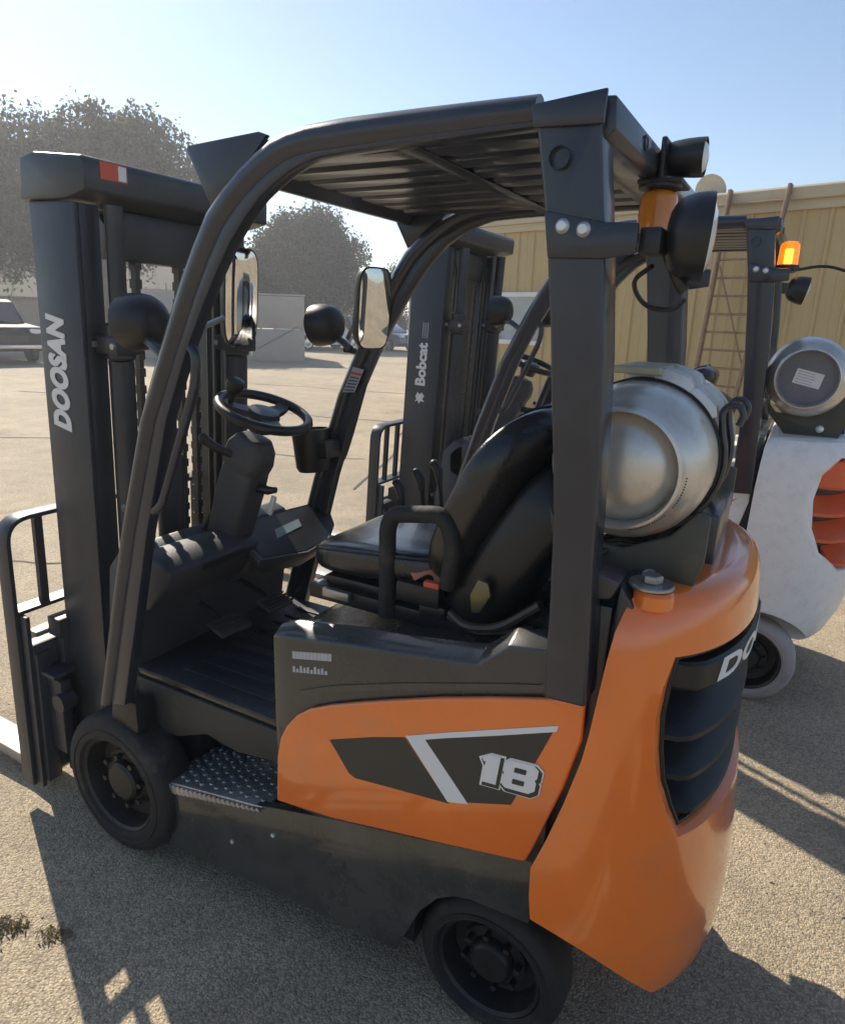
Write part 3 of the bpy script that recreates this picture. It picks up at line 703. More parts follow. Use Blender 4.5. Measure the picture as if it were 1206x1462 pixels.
            for k, g in enumerate((one, eight)):
                o = num(grow(g,.0078), .0025, -.0035, 0+k*.1, DECW, 'number_outline', sp); num(grow(g,.0040), .0035, -.0050, 1+k*.1, DECB, 'number_shadow', sp); num(g, 0, 0, 2+k*.1, DECW, 'number', sp)
            for z in (.0145,-.0145): num(rrect(.024,z,.0125,.0062,.0012), 0, 0, 3, DECB, 'number_counter', sp)
        else:
            q = MB(); q.prism([(1.02,.80),(1.10,.848),(1.24,.858),(1.34,.89),(1.26,.835),(1.12,.80)], yy+s*0.0004, yy+s*0.0014); q.obj('red_decal', DECR, sp, smooth=0)
    # --- counterweight
    P = cfg['cw']; cw, onsurf = counterweight(T, P, pm, white)
    # --- dash cowl
    b = MB(); b.prism([(.035,.775),(-.02,.80),(-.03,.90),(.02,.945),(.085,.968),(.160,.958),(.200,.930),(.190,.900),(.11,.80)], 0.10, 0.46); dash = b.obj('dashboard', PLAST, T, bevel=0.012, seg=3)
    b = MB(); b.prism([(.192,.904),(.200,.926),(.204,.924),(.196,.902)],0.22,0.40); b.obj('dash_slot', BLACK, dash, bevel=0.004)
    b = MB(); b.prism([(.03,.74),(-.03,.80),(-.02,.86),(.10,.90),(.17,.885),(.14,.80)], .462, .74); b.obj('dash_lower', PLAST, dash, bevel=.01)
    npd = V(.45,-.12,.88).normalized()
    pts = [V(*p) for p in ((.120,.43,.945),(.099,.51,.964),(.122,.651,.971),(.150,.775,.974),(.172,.818,.968),(.205,.824,.953),(.261,.780,.918),(.301,.693,.886),(.298,.581,.872),(.238,.412,.879))]
    cen = sum(pts, V(0,0,0))/len(pts)
    b = MB(); b.loft([[cen+(p-cen)*.80-npd*.085 for p in pts],[cen+(p-cen)*.97-npd*.03 for p in pts],[p-npd*.006 for p in pts],[cen+(p-cen)*.97+npd*.004 for p in pts],[cen+(p-cen)*.90+npd*.001 for p in pts]]); pod = b.obj('display_pod', PLAST, dash, smooth=50)
    b = MB(); b.loft([[cen+(p-cen)*.89+npd*h for p in pts] for h in (.0005,.003)]); b.obj('display_panel', BLACK, pod)
    ps = [V(*p) for p in ((.202,.538,.915),(.208,.659,.929),(.180,.675,.945),(.172,.563,.934))]
    b = MB(); b.loft([[p+npd*h for p in ps] for h in (.002,.0045)]); b.obj('display_screen', LCD, pod)
    # --- steering column
    ax = V(.148,0,.405).normalized(); exx = V(ax.z,0,-ax.x)
    M = frame_m((.085,.43,.87), exx, V(0,1,0)); M = Matrix((exx, V(0,1,0), ax)).transposed().to_4x4(); M = M @ Matrix.Diagonal((.76,.80,1,1)); M.translation = V(.085,.43,.895)
    b = MB(M); b.loft([[V(-w,-d,z),V(w*.8,-d,z),V(w,-d*.7,z),V(w,d*.7,z),V(w*.8,d,z),V(-w,d,z)] for z,w,d in ((-.02,.070,.052),(.03,.078,.058),(.10,.078,.060),(.23,.082,.062),(.30,.078,.060))]); col = b.obj('steering_column', PLAST, T, bevel=0.008, seg=3)
    b = MB(M); b.loft([[V(-w*1.1,-d,z),V(w*.9,-d,z),V(w*1.25,-d*.5,z),V(w*1.25,d*.5,z),V(w*.9,d,z),V(-w*1.1,d,z)] for z,w,d in ((.285,.066,.060),(.33,.078,.064),(.370,.074,.060),(.405,.050,.046))]); b.obj('column_head', PLAST, col, bevel=0.010, seg=3)
    b = MB(M); b.box(-.095,-.078,-.03,.03,.03,.13); b.tube(fil([V(-.085,-.045,.10),V(-.10,-.055,.02),V(-.08,-.05,-.06)],.03),.010,8); b.obj('tilt_lever', BLACK, col, bevel=0.004)
    b = MB(M); b.tube([V(-.04,-.06,.335),V(-.085,-.10,.345),V(-.125,-.135,.365)],[.011,.014,.016],10); b.ball(V(-.127,-.137,.366),.017,.017,.017,10,6); b.obj('direction_lever', BLACK, col)
    b = MB(M); b.tube([V(.07,.0,.255),V(.13,.0,.268),V(.165,-.005,.285)],[.017,.014,.010],10); b.obj('key_switch', BLACK, col)
    b = MB(M); b.box(.155,.180,-.012,.0,.20,.265); kt = b.obj('key_tag', TAG, col, bevel=0.004)
    # --- steering wheel
    n = V(math.sin(R(19)),0,math.cos(R(19))); e1 = V(n.z,0,-n.x); e2 = V(0,1,0); Wc = V(.262,.43,1.352); Rw = .132
    M = Matrix((e1, e2, n)).transposed().to_4x4(); M.translation = Wc
    b = MB(M); b.tube([V(Rw*math.cos(2*math.pi*k/40), Rw*math.sin(2*math.pi*k/40), 0) for k in range(40)], .0145, 10, closed=True); sw = b.obj('steering_wheel', BLACK, T)
    b = MB(M); b.lathe([(0,-.06),(.036,-.06),(.042,-.03),(.050,-.012),(.044,.004),(0,.010)], (0,0,0), 'z', 22)
    for a in (100, 215, 335):
        a = R(a); d = V(math.cos(a), math.sin(a), 0); p = V(-d.y, d.x, 0)
        b.loft([[d*q+p*w+V(0,0,h+t), d*q-p*w+V(0,0,h+t), d*q-p*w+V(0,0,h-t), d*q+p*w+V(0,0,h-t)] for q,w,h,t in ((.03,.026,-.012,.009),(.09,.020,-.012,.007),(.130,.015,0,.006))])
    b.obj('wheel_hub', BLACK, sw)
    b = MB(M); kp = V(-.085,-.05,.0); b.cyl(kp, .009, 0, .028, 'z', 10); b.lathe([(0,.020),(.014,.022),(.024,.036),(.027,.052),(.024,.066),(.012,.073),(0,.074)], kp, 'z', 16); b.obj('spinner_knob', BLACK, sw)
    # --- pedals
    for (x, y, z, w, h) in ((.17,.34,.670,.058,.080),(.20,.52,.690,.052,.070)):
        M = frame_m((x,y,z), (0.85,-.12,-0.22), (0.12,1,0))
        b = MB(M); b.box(-h/2,h/2,-w,w,0,.014); pd = b.obj('pedal', mat('worn_pedal_rubber',(0.060,0.057,0.053),.6,dirt=DUST,dscale=20,damt=.5), T, bevel=0.004)
        b = MB(M)
        for i in range(4):
            for j in range(5): b.box(-h/2+.006+i*h/4.2, -h/2+.014+i*h/4.2, -w+.006+j*w/2.6, -w+.028+j*w/2.6, .014,.019)
        b.obj('pedal_tread', MATS['worn_pedal_rubber'], pd)
        b = MB(); b.tube([V(x-.01,y,z),V(x-.05,y,z+.03),V(.02,y,z+.06)], .009, 8); b.obj('pedal_arm', BLACK, pd)
    # --- seat
    b = MB(); b.box(.60,1.08,.20,.66,.925,.965); b.box(.64,1.02,.22,.64,.965,.99); sb = b.obj('seat_base', BLACK, T, bevel=0.006)
    def bend(p): return V(p.x, p.y, p.z*(1-0.25*max(0,p.x/-0.2)*0.5)+0.13*p.x*(0.6)+0.02*(abs(p.y)/0.22)**3)
    b = MB(); b.sphere_box((.775,.43,1.030), .215,.235,.058, p=3.6, seg=40, rings=18, bend=bend); se = b.obj('seat_cushion', VINYL, T)
    sg6 = lambda v: math.copysign(abs(v)**(2/3.6), v); pth = []
    for k in range(48):
        ph = 2*math.pi*k/48; th = R(14); pth.append(V(.775,.43,1.030)+bend(V(.216*sg6(math.cos(th))*sg6(math.cos(ph)), .236*sg6(math.cos(th))*sg6(math.sin(ph)), .058*sg6(math.sin(th)))))
    b = MB(); b.tube(pth, .0045, 6, closed=True); b.obj('seat_piping', VINYL, se)
    # backrest: reclined slab with bolsters, built in its own frame
    bx = V(.262,0,.420).normalized(); nx = V(-bx.z,0,bx.x)      # up the back, out of the front face
    M = Matrix((nx, V(0,1,0), bx)).transposed().to_4x4(); M.translation = V(.950,.43,1.018) if not white else V(.905,.43,.96)
    def bb(p):
        bol = 0.045*(abs(p.y)/0.23)**3
        return V(p.x+bol+0.03*math.sin((p.z+.1)*5), p.y*(1-0.28*max(0,(p.z-.05)/.25)**2), p.z)
    b = MB(M); b.sphere_box((0.0,0,.225), .062,.235,.255, p=3.4, seg=40, rings=24, bend=bb); bk = b.obj('seat_backrest', VINYL, T)
    sgp = lambda v, p: math.copysign(abs(v)**(2/p), v)
    for ph in (32, -32):
        pth = []
        for k in range(25):
            th = R(-74+148*k/24); q = V(.0625*sgp(math.cos(th),3.4)*sgp(math.cos(R(ph)),3.4), .2365*sgp(math.cos(th),3.4)*sgp(math.sin(R(ph)),3.4), .256*sgp(math.sin(th),3.4)); pth.append(bb(q)+V(.0,0,.225))
        b = MB(M); b.tube(pth, .005, 6); b.obj('seat_piping', VINYL, bk)
    b = MB(M); b.sphere_box((-.095,0,.160), .082,.218,.250, p=5, seg=28, rings=12); b.obj('backrest_shell', BLACK, bk)
    b = MB(); b.prism([(1.068,1.0),(1.088,1.003),(1.112,1.05),(1.104,1.078),(1.08,1.082),(1.062,1.04)], .185,.195); b.obj('recliner_plate', YELLOW, sb, bevel=0.003)
    # hip restraint
    hp = fil([V(.840,.20,.93),V(.836,.20,1.155),V(.850,.20,1.190),V(.985,.20,1.212),V(1.012,.20,1.150),V(1.00,.20,1.04)], [0,.03,.05,.06,.05,0], 5)
    b = MB(); b.tube(hp, .0205, 12); b.obj('hip_restraint', RUBBER, sb)
    b = MB(); b.box(.87,.985,.185,.215,.985,1.035); b.box(.93,1.0,.19,.22,.955,.99); bu = b.obj('belt_buckle', BLACK, sb, bevel=0.006)
    b = MB(); b.box(.945,.985,.182,.2,1.035,1.05); b.obj('buckle_button', DECR, bu, bevel=0.003)
    b = MB(); b.sweep(fil([V(.90,.205,1.05),V(.93,.23,1.07),V(.96,.24,1.06),V(.985,.215,1.03)],.02,4), [(-.02,-.001),(.02,-.001),(.02,.001),(-.02,.001)], (0.2,-0.6,0.8)); b.obj('seat_belt', mat('orange_webbing',(0.55,0.20,0.12),0.8), sb)
    b = MB(); b.tube(fil([V(1.03,.16,1.0),V(1.08,.13,.99),V(1.16,.12,1.01),V(1.25,.11,1.09)],.04),.010,8); b.tube(fil([V(1.02,.17,.985),V(1.10,.15,.97),V(1.24,.12,1.03)],.04),.008,8); b.obj('wiring_loom', HOSE, sb)
    b = MB(); b.box(.655,.735,.183,.200,.945,.968); b.obj('adjuster_handle', STEEL, sb, bevel=0.003)
    # --- hydraulic levers on the far side of the seat
    b = MB(); b.prism([(.52,.93),(.95,.93),(.95,1.055),(.70,1.06),(.55,1.02)], .69,.77); lc = b.obj('lever_console', PLAST, T, bevel=0.01)
    for k, (x, z) in enumerate(((.582,1.132),(.645,1.172),(.70,1.205))):
        b = MB(); y = .685+.012*k; b.tube([V(x+.025,y,.98+.03*k),V(x+.012,y,z-.06),V(x+.008,y,z-.035)], [.007,.008,.012], 8); b.tube([V(x+.010,y,z-.05),V(x+.004,y,z-.02),V(x-.012,y,z)], [.013,.016,.013], 10); b.ball(V(x-.012,y,z),.015,.015,.013,10,6); b.obj('hydraulic_lever', BLACK, lc)
    # --- overhead guard
    ln = ohg_leg(T, 0.004, 1); lf = ohg_leg(T, far, -1)
    for y in (0.004, far):
        b = MB(); b.prism([(.462,1.945),(.468,1.953),(.655,1.962),(.675,1.955),(.62,1.905),(.56,1.86),(.525,1.832)], y-.006, y+.006); b.obj('roof_gusset', PAINT, T, bevel=0.002)
    b = MB(); b.prism([(.500,1.905),(.515,1.950),(.56,1.962),(.60,1.958),(.60,1.945),(.545,1.925),(.53,1.90)], 0.010, far-0.006); rf = b.obj('roof_front_bar', PAINT, T, bevel=0.004)
    ny = 7; pitch = (far-0.07)/ny
    for k in range(ny):
        y = 0.04+pitch*k
        b = MB(); b.prism([(y,1.958),(y+.004,1.926),(y+.016,1.918),(y+pitch-.030,1.918),(y+pitch-.018,1.926),(y+pitch-.014,1.958),(y+pitch-.020,1.958),(y+pitch-.026,1.930),(y+.014,1.930),(y+.008,1.958)], .575, 1.285, axis='x'); b.obj('roof_bar', PAINT, T, bevel=0.0015)
    b = MB(); b.box(.945,.985,.03,far-.02,1.914,1.9176); b.obj('roof_crossbar', PAINT, T, bevel=0.004)
    b = MB(); b.prism([(1.235,1.948),(1.300,1.953),(1.332,1.951),(1.336,1.906),(1.322,1.894),(1.240,1.900),(1.240,1.912),(1.300,1.914),(1.300,1.940),(1.235,1.940)], 0.0, far); rb = b.obj('roof_rear_bar', PAINT, T, bevel=0.003)
    b = MB()
    for y in (.20,): b.lathe([(.013,0.0),(.013,.003),(.009,.003)],(1.3345,y,1.930),'x',16)
    b.obj('bar_knockout', BLACK, rb)
    pil = [(1.214,1.940),(1.221,1.905),(1.247,1.766),(1.266,1.62),(1.276,1.521),(1.290,1.40),(1.298,1.31),(1.306,1.15),(1.310,.968),(1.388,.972),(1.382,1.10),(1.373,1.249),(1.368,1.40),(1.358,1.581),(1.342,1.734),(1.319,1.906),(1.322,1.948)]
    for y in (-0.020, far-0.055):
        b = MB(); b.prism(pil if not white else [(x_, z_-.05 if z_ < 1.0 else z_) for x_, z_ in pil], y, y+.075); pl = b.obj('rear_pillar', PAINT, T, bevel=0.007, seg=3)
        yo = y if y < 0.3 else y+.075; s = -1 if y < .3 else 1
        b = MB(); b.prism([(1.212,1.944),(1.217,1.912),(1.324,1.908),(1.326,1.954)], min(yo,yo+s*.008), max(yo,yo+s*.008)); b.obj('pillar_cap', PAINT, pl, bevel=0.003)
        b = MB(); b.prism([(1.244,1.796),(1.342,1.776),(1.390,1.774),(1.390,1.732),(1.345,1.725),(1.255,1.727)], min(yo,yo+s*.008), max(yo,yo+s*.008)); br = b.obj('lamp_bracket', PAINT, pl, bevel=0.003)
        for x, z in ((1.276,1.772),(1.309,1.7665)): b = MB(); b.lathe([(0,s*.016),(.007,s*.0155),(.0105,s*.011),(.0115,s*.0085)],(x,yo,z),'y',14); b.obj('bracket_bolt', BOLT, br)
        b = MB(); b.lathe([(.016,s*.0085),(.0165,s*.0005),(.015,s*.0005)],(1.262,yo,1.868),'y',20); b.obj('pillar_plug', PAINT, pl)
    # handles, mirrors, lamps
    grab_handle(T, 0.0, [(.370,1.548),(.455,1.560),(.452,1.48),(.337,1.228),(.300,1.150),(.17,1.140)], .0115)
    grab_handle(T, far, [(.29,1.525),(.385,1.518),(.375,1.44),(.313,1.243),(.272,1.130),(.16,1.11)], .0115)
    if not white:
        mirror(T, (.403,.20,1.664), .045, .116, (.93,-.36,-.13), [V(.34,.03,1.56),V(.355,.09,1.585),V(.385,.17,1.62)])
        mirror(T, (.452,.72,1.655), .064, .122, (.85,-.28,-.07), [V(.30,.80,1.56),V(.34,.79,1.62),V(.425,.74,1.64)])
        # cup holder on the far leg
        b = MB(); M = frame_m((.205,.725,1.19),(1,0,0.1),(0,1,0)); b = MB(M)
        ring = lambda r,z: [V(r*math.cos(2*math.pi*k/24), r*math.sin(2*math.pi*k/24), z) for k in range(24)]
        b.loft([ring(.050,-.075),ring(.058,-.06),ring(.064,.07),ring(.060,.07),ring(.054,-.055)]); cu = b.obj('cup_holder', BLACK, T)
        b = MB(M); b.box(.045,.085,-.03,.05,-.03,.03); b.obj('holder_clamp', BLACK, cu, bevel=0.006)
        # caution decal on the far leg
        def onleg(t0, t1, w0, w1, dy, m, nm, par):
            def P_(t, w):
                i = 1+int(t); fr = t-int(t); l = Vector((*LEGL[i],)).lerp(Vector((*LEGL[i+1],)), fr); r = Vector((*LEGR[i],)).lerp(Vector((*LEGR[i+1],)), fr); q = l.lerp(r, w); return (q.x, q.y)
            q = MB(); q.prism([P_(t0,w0),P_(t1,w0),P_(t1,w1),P_(t0,w1)], far-dy-.0015, far-dy); return q.obj(nm, m, par, smooth=0)
        dl = onleg(2.1,2.95,.34,.86,.031,DECGREY,'caution_decal',lf); onleg(2.72,2.80,.34,.86,.0325,DECR,'caution_band',dl)
        for i in range(5): onleg(2.16+.11*i,2.20+.11*i,.40,.80,.0325,DECB,'decal_line',dl)
    lamp(T, (.215,.045,1.600), (-1,-.05,-.1), .068, .075, 'headlamp'); lamp(T, (.215,far-.03,1.600), (-1,.05,-.1), .068, .075, 'headlamp')
    for y in (.03, far-.02): b = MB(); b.tube([V(.26,y,1.565),V(.31,y-.02,1.55),V(.34,y-.02,1.53)],.012,8); b.obj('lamp_stalk', PAINT, T)
    # rear work lamp on the near bracket
    if not white:
        lm = lamp(T, (1.464,.055,1.760), (.97,.185,-.045), .064, .050, 'work_lamp')
        b = MB(); b.box(1.388,1.420,-.010,.05,1.732,1.770); b.tube([V(1.42,.03,1.745),V(1.44,.05,1.70),V(1.452,.052,1.682)],.010,8); b.obj('lamp_mount', BLACK, lm, bevel=0.004)
        b = MB(); b.tube(fil([V(1.40,.05,1.72),V(1.36,.09,1.70),V(1.38,.12,1.66),V(1.43,.10,1.655),V(1.452,.06,1.67)],.04),.004,6); b.obj('lamp_wire', HOSE, lm)
        lamp(T, (1.395,.36,1.935), (1,.0,-.02), .034, .070, 'spot_lamp')
        b = MB(); b.box(1.305,1.385,.295,.395,1.884,1.893); b.box(1.338,1.348,.31,.40,1.894,1.965); bkt = b.obj('beacon_bracket', BLACK, T, bevel=0.003)
        b = MB(); b.lathe([(0,.078),(.020,.077),(.031,.070),(.034,.062),(.036,.0),(0,0)],(1.342,.33,1.800),'z',22); bc = b.obj('beacon', AMBER, T)
        b = MB(); b.cyl((1.342,.33,1.800),.040,-.018,.0,'z',20,.003); b.cyl((1.342,.33,1.800),.040,.078,.086,'z',20,.002); b.obj('beacon_base', BLACK, bc)
    else:
        lm = lamp(T, (1.440,.03,1.700), (.97,.10,-.2), .050, .055, 'work_lamp')
        b = MB(); b.box(1.388,1.415,-.012,.03,1.680,1.705); b.tube([V(1.40,.01,1.70),V(1.41,.02,1.70)],.012,8); b.obj('lamp_mount', BLACK, lm, bevel=0.004)
        b = MB(); b.lathe([(0,.085),(.022,.084),(.031,.076),(.034,.066),(.036,.0),(0,0)],(1.372,.10,1.795),'z',22); bc = b.obj('beacon', AMBERON, T)
        b = MB(); b.cyl((1.372,.10,1.795),.042,-.018,.0,'z',20,.003); b.box(1.33,1.40,.05,.15,1.770,1.778); b.obj('beacon_base', BLACK, bc)
        b = MB(); b.cyl((1.372,.10,1.80),.009,.0,.05,'z',10); b.obj('flash_tube', LAMPON, bc)
        b = MB(); b.tube(fil([V(1.40,.14,1.78),V(1.50,.15,1.80),V(1.62,.15,1.76),V(1.75,.14,1.70)],.05),.006,6); b.tube(fil([V(1.62,.15,1.745),V(1.585,.14,1.70),V(1.63,.15,1.63),V(1.75,.14,1.62)],.05),.010,6); b.obj('beacon_wire', HOSE, bc)
        b = MB(); b.box(1.02,1.16,-.031,-.0305,1.935,1.952) if False else None; b.bm.free()
        b = MB(); b.box(.95,1.06,-.0275,-.0255,1.925,1.947); b.obj('rail_decal', DECGREY, T, smooth=0)
    mast(T, cfg)
    # tilt cylinders between mast and floor
    for y in (.24,.62):
        b = MB(); b.tube([V(-.16,y,.46),V(.10,y,.44)],.022,12); b.obj('tilt_cylinder', CHROME, T)
    # mast foot pin
    b = MB(); b.cyl((-.03,.10,.50),.018,-.012,.05,'y',12); b.box(-.055,-.015,.085,.12,.44,.475); b.obj('mast_pin', STEEL, T, bevel=0.002)
    # --- tank cradle
    tx, tz, dy = cfg['tank']
    b = MB()
    b.prism([(tx-.045,tz-.235),(tx+.14,tz-.245),(tx+.165,tz-.16),(tx+.165,tz-.07),(tx+.145,tz-.065),(tx+.10,tz-.118),(tx+.02,tz-.155),(tx-.09,tz-.148),(tx-.13,tz-.10),(tx-.12,tz-.15)], .155,.170)
    b.prism([(tx-.045,tz-.235),(tx+.14,tz-.245),(tx+.165,tz-.16),(tx+.165,tz-.07),(tx+.145,tz-.065),(tx+.10,tz-.118),(tx+.02,tz-.155),(tx-.09,tz-.148),(tx-.13,tz-.10),(tx-.12,tz-.15)], .665,.680)
    b.box(tx-.02,tx+.12,.17,.665,tz-.235,tz-.215); cr = b.obj('tank_cradle', OLIVE, T, bevel=0.004)
    b = MB(); b.box(tx-.06,tx+.175,.145,.70,tz-.285,tz-.24); b.box(tx+.12,tx+.17,.30,.56,tz-.24,tz-.10); b.obj('cradle_base', PAINT, cr, bevel=0.006)
    b = MB(); b.lathe([(0,-.014),(.008,-.013),(.014,-.008),(.015,0)],(tx+.075,.155,tz-.20),'y',16); b.obj('cradle_bolt', BOLT, cr)
    b = MB(); b.box(1.300,1.40,.06,.80,.60,1.14); b.obj('engine_cover', PAINT, T, bevel=0.006)
    if not white:
        b = MB(); b.box(1.300,1.345,.06,.80,1.141,1.16); b.prism([(1.33,1.15),(1.40,1.165),(1.415,1.20),(1.345,1.22),(1.31,1.18)],.03,.10); b.prism([(1.402,1.0),(1.43,1.02),(1.44,1.15),(1.41,1.19),(1.402,1.10)],.05,.80); b.obj('tank_support', PAINT, T, bevel=0.006)
        b = MB(); b.cyl((1.463,.085,1.168),.036,-.02,.014,'z',24,.005); bo = b.obj('lug_boss', ORANGE, cw)
        b = MB(); b.cyl((1.455,.095,1.182),.040,0,.008,'z',24,.002); b.cyl((1.455,.095,1.190),.019,0,.015,'z',6,.002); b.obj('lug_bolt', STEEL, cw)
        b = MB(); 
        for k in range(4): b.tube(fil([V(1.33,.12+.03*k,1.19+.01*k),V(1.36,.16+.03*k,1.22),V(1.40,.25+.03*k,1.19)],.03),.006,6)
        b.obj('fuel_hose', HOSE, T)
        # lettering on the grille top bar
        me = text_mesh('DOOSAN', 0.060, off=0.0022, shear=0.13, extrude=0.0006, space=1.06); 
        for v in me.vertices:
            p = onsurf(P['yc']-.005+v.co.x*2.05, P['bar_z']+v.co.y, -0.0016-v.co.z-0.0006); v.co = p
        place_text('lettering', me, Matrix.Identity(4), DECW, cw)
    return T, onsurf

def gas_cylinder(label, loc, scale, tx, tz, y0, y1, straps=True):
    r = .151
    T = thing('gas_cylinder', label, 'gas tank', (tx,(y0+y1)/2,tz-r), 'silver gas tanks on the forklifts', loc, scale)
    L = y1-y0
    b = MB(); face = [(r*.60,.006),(r*.45,-.008),(r*.25,-.017),(0,-.020)] if straps else [(r*.66,.030),(r*.3,.026),(0,.025)]
    b.lathe([(0,L*.94),(r*.5,L*.985),(r*.66,L),(r*.69,L*.995),(r*.72,L*.93),(r*.93,L*.87),(r,L*.80),(r,.105),(r*.985,.075),(r*.94,.045),(r*.86,.022),(r*.77,.008),(r*.755,.0),(r*.735,-.016),(r*.70,-.018),(r*.685,-.006),(r*.675,.020)]+face, (tx,y0,tz), 'y', 56)
    o = b.obj('tank_body', TANKM, T)
    if not straps: b = MB(); b.lathe([(r*.665,.0292),(r*.66,.0285),(r*.3,.0248),(0,.0238)], (tx,y0,tz),'y',48); b.obj('tank_foot_disc', mat('dark_tank_grey',(0.17,0.17,0.185),.45,metal=.2,dirt=(.3,.28,.25),dscale=8,damt=.4), o)
    if straps:
        b = MB()
        for k in range(26):
            a = R(-75+2.6*k+(8 if k > 13 else 0)); rr = r*.775; b.ball((tx+rr*math.cos(a), y0+.0075, tz+rr*math.sin(a)), .0016,.0016,.0016,6,4)
        tag(b.obj('stamped_marks', CHAIN, o), kind='stuff')
    b = MB(); b.lathe([(r+.0012,.52*L-.004),(r+.003,.52*L),(r+.0012,.52*L+.004)], (tx,y0,tz),'y',56); b.obj('weld_seam', TANKM, o)
    if straps:
        for k, yy in enumerate((y0+.17, y0+.30)):
            b = MB(); N_ = 34; rings = []
            for i in range(N_+1):
                a = R(-62)+R(250)*i/N_; d = V(math.cos(a),0,math.sin(a)); c = V(tx,yy,tz)
                rings.append([c+d*(r+.001)+V(0,-.014,0), c+d*(r+.001)+V(0,.014,0), c+d*(r+.005)+V(0,.014,0), c+d*(r+.005)+V(0,-.014,0)])
            b.loft(rings); s = b.obj('strap', BLACK, T)
            b = MB(); a = R(30); hk = V(tx+(r+.010)*math.cos(a),yy,tz+(r+.010)*math.sin(a))
            pts = [V(tx+(r+.010)*math.cos(R(t)),yy,tz+(r+.010)*math.sin(R(t))) for t in (-58,-45,-30,-15,0,12,22)]
            b.tube(fil(pts+[hk+V(.004,0,.020),hk+V(.016,0,.034),hk+V(.032,0,.034),hk+V(.043,0,.018),hk+V(.036,0,-.004)], .012, 3), .0065, 8); b.obj('hook_rod', mat('dark_steel',(0.07,0.07,0.075),.35,metal=.5), s)
            for q, a0, a1, w, h in ((0,34,60,.022,.016),(1,58,84,.026,.022),(2,82,104,.018,.014)):
                b = MB(); rings = []
                for i in range(6):
                    a = R(a0+(a1-a0)*i/5); d = V(math.cos(a),0,math.sin(a)); c = V(tx,yy,tz); hh = h*(1 if 0 < i < 5 else .6)
                    rings.append([c+d*(r+.006)+V(0,-w,0), c+d*(r+.006)+V(0,w,0), c+d*(r+.006+hh)+V(0,w*.9,0), c+d*(r+.006+hh)+V(0,-w*.9,0)])
                b.loft(rings); b.obj('strap_latch', GALV, s, bevel=0.0012, smooth=20)
        b = MB(); b.box(tx-.06,tx+.03,y0+.12,y0+.34,tz+r+.012,tz+r+.026); b.obj('latch_plate', mat('pale_bracket',(0.36,0.33,0.22),0.5,metal=.3), T, bevel=0.003)
    else:
        b = MB(frame_m((tx,y0+.0232,tz),(1,0,-.22),(.22,0,1))); b.box(-.045,.050,-.028,.028,.0,.0015); lb = b.obj('tank_label', DECW, T, smooth=0)
        b = MB(frame_m((tx,y0+.0232,tz),(1,0,-.22),(.22,0,1)))
        for k in range(5): b.box(-.038,.020+.004*(k % 3),.018-.010*k,.021-.010*k,.0015,.0019)
        tag(b.obj('label_lines', DECGREY, lb, smooth=0), kind='stuff')
        b = MB(); b.tube(fil([V(tx-.13,y0+.1,tz-.10),V(tx-.17,y0+.02,tz-.15),V(tx-.21,y0+.0,tz-.19)],.02),.012,8); b.obj('tank_hose', STEEL, T)
    return T

CW1 = dict(yc=.43, hw=.43, x0=1.36, xr=1.662, n=2.25,
    rings=[(.276,1.590,.020,.040),(.280,1.578,.010,.024),(.290,1.568,.003,.010),(.305,1.560,.0,.004),(.350,1.523,0,.000),(.386,1.483,0,.000),(.413,1.443,0,.0),(.434,1.386,0,.0),(.446,1.320,0,.0),(.50,1.313,.001,.002),(.57,1.311,0,.008),(.65,1.337,0,.016),(.75,1.365,0,.024),(.85,1.388,0,.028),(.91,1.396,0,.030),(1.0,1.405,.002,.032),(1.06,1.410,.008,.034),(1.11,1.416,.020,.038),(1.145,1.424,.036,.044),(1.165,1.432,.052,.054),(1.175,1.440,.070,.070),(1.176,1.452,.095,.095)],
    grille=[(.125,.690),(.735,.690),(.770,.745),(.795,.81),(.807,.88),(.812,.95),(.808,1.01),(.790,1.065),(.070,1.065),(.062,1.01),(.059,.95),(.064,.88),(.075,.81),(.098,.745)],
    louvres=[(.990,1.052,True),(.885,.945,False),(.795,.855,False),(.706,.765,False)], bar_z=1.021, inset=.030)
CFG1 = dict(name='forklift', white=False, label='orange and charcoal forklift in front with 18 on its side', group=None, loc=(0,0,0), scale=1.0,
    rear_x=1.211, rear_y=.055, rear_r=.181, tread=RUBBER, cw=CW1, tank=(1.366,1.378,0))
arch = MB(); arch.cyl((1.47,0,.20), .235, -.1, .30, 'y', 40); arch2 = MB(); arch2.cyl((1.47,.62,.20), .235, -.06, .40, 'y', 40)
CW2 = dict(yc=.43, hw=.45, x0=1.40, xr=1.84, n=2.0,
    rings=[(.225,1.60,.07,.16),(.24,1.55,.05,.13),(.30,1.46,.03,.08),(.40,1.40,.01,.04),(.52,1.385,.0,.015),(.75,1.392,0,.0),(.95,1.395,.0,.0),(1.05,1.40,.004,.0),(1.115,1.405,.012,.012),(1.145,1.412,.03,.03),(1.155,1.42,.05,.06),(1.155,1.44,.08,.10)],
    grille=[(.16,.62),(.70,.62),(.77,.70),(.80,.80),(.81,.92),(.80,1.02),(.76,1.085),(.085,1.085),(.045,1.02),(.036,.92),(.045,.80),(.075,.70)],
    louvres=[(.96,1.075,True),(.85,.92,False),(.74,.81,False),(.632,.70,False)], bar_z=1.0, cuts=[arch, arch2])
CFG2 = dict(name='forklift', white=True, label='white forklift with red grille and lit amber beacon, parked behind', group=None, loc=(.07,2.0,0), scale=1.05,
    rear_x=1.47, rear_y=.03, rear_r=.19, tread=GREYRUB, cw=CW2, tank=(1.508,1.385,0))
forklift(CFG1)
gas_cylinder('silver gas tank strapped above the orange counterweight', (0,0,0), 1.0, 1.366, 1.378, .14, .79)
forklift(CFG2)
gas_cylinder('silver gas tank with white label above the white counterweight', (.07,2.0,0), 1.05, 1.508, 1.385, .0, .66, straps=False)

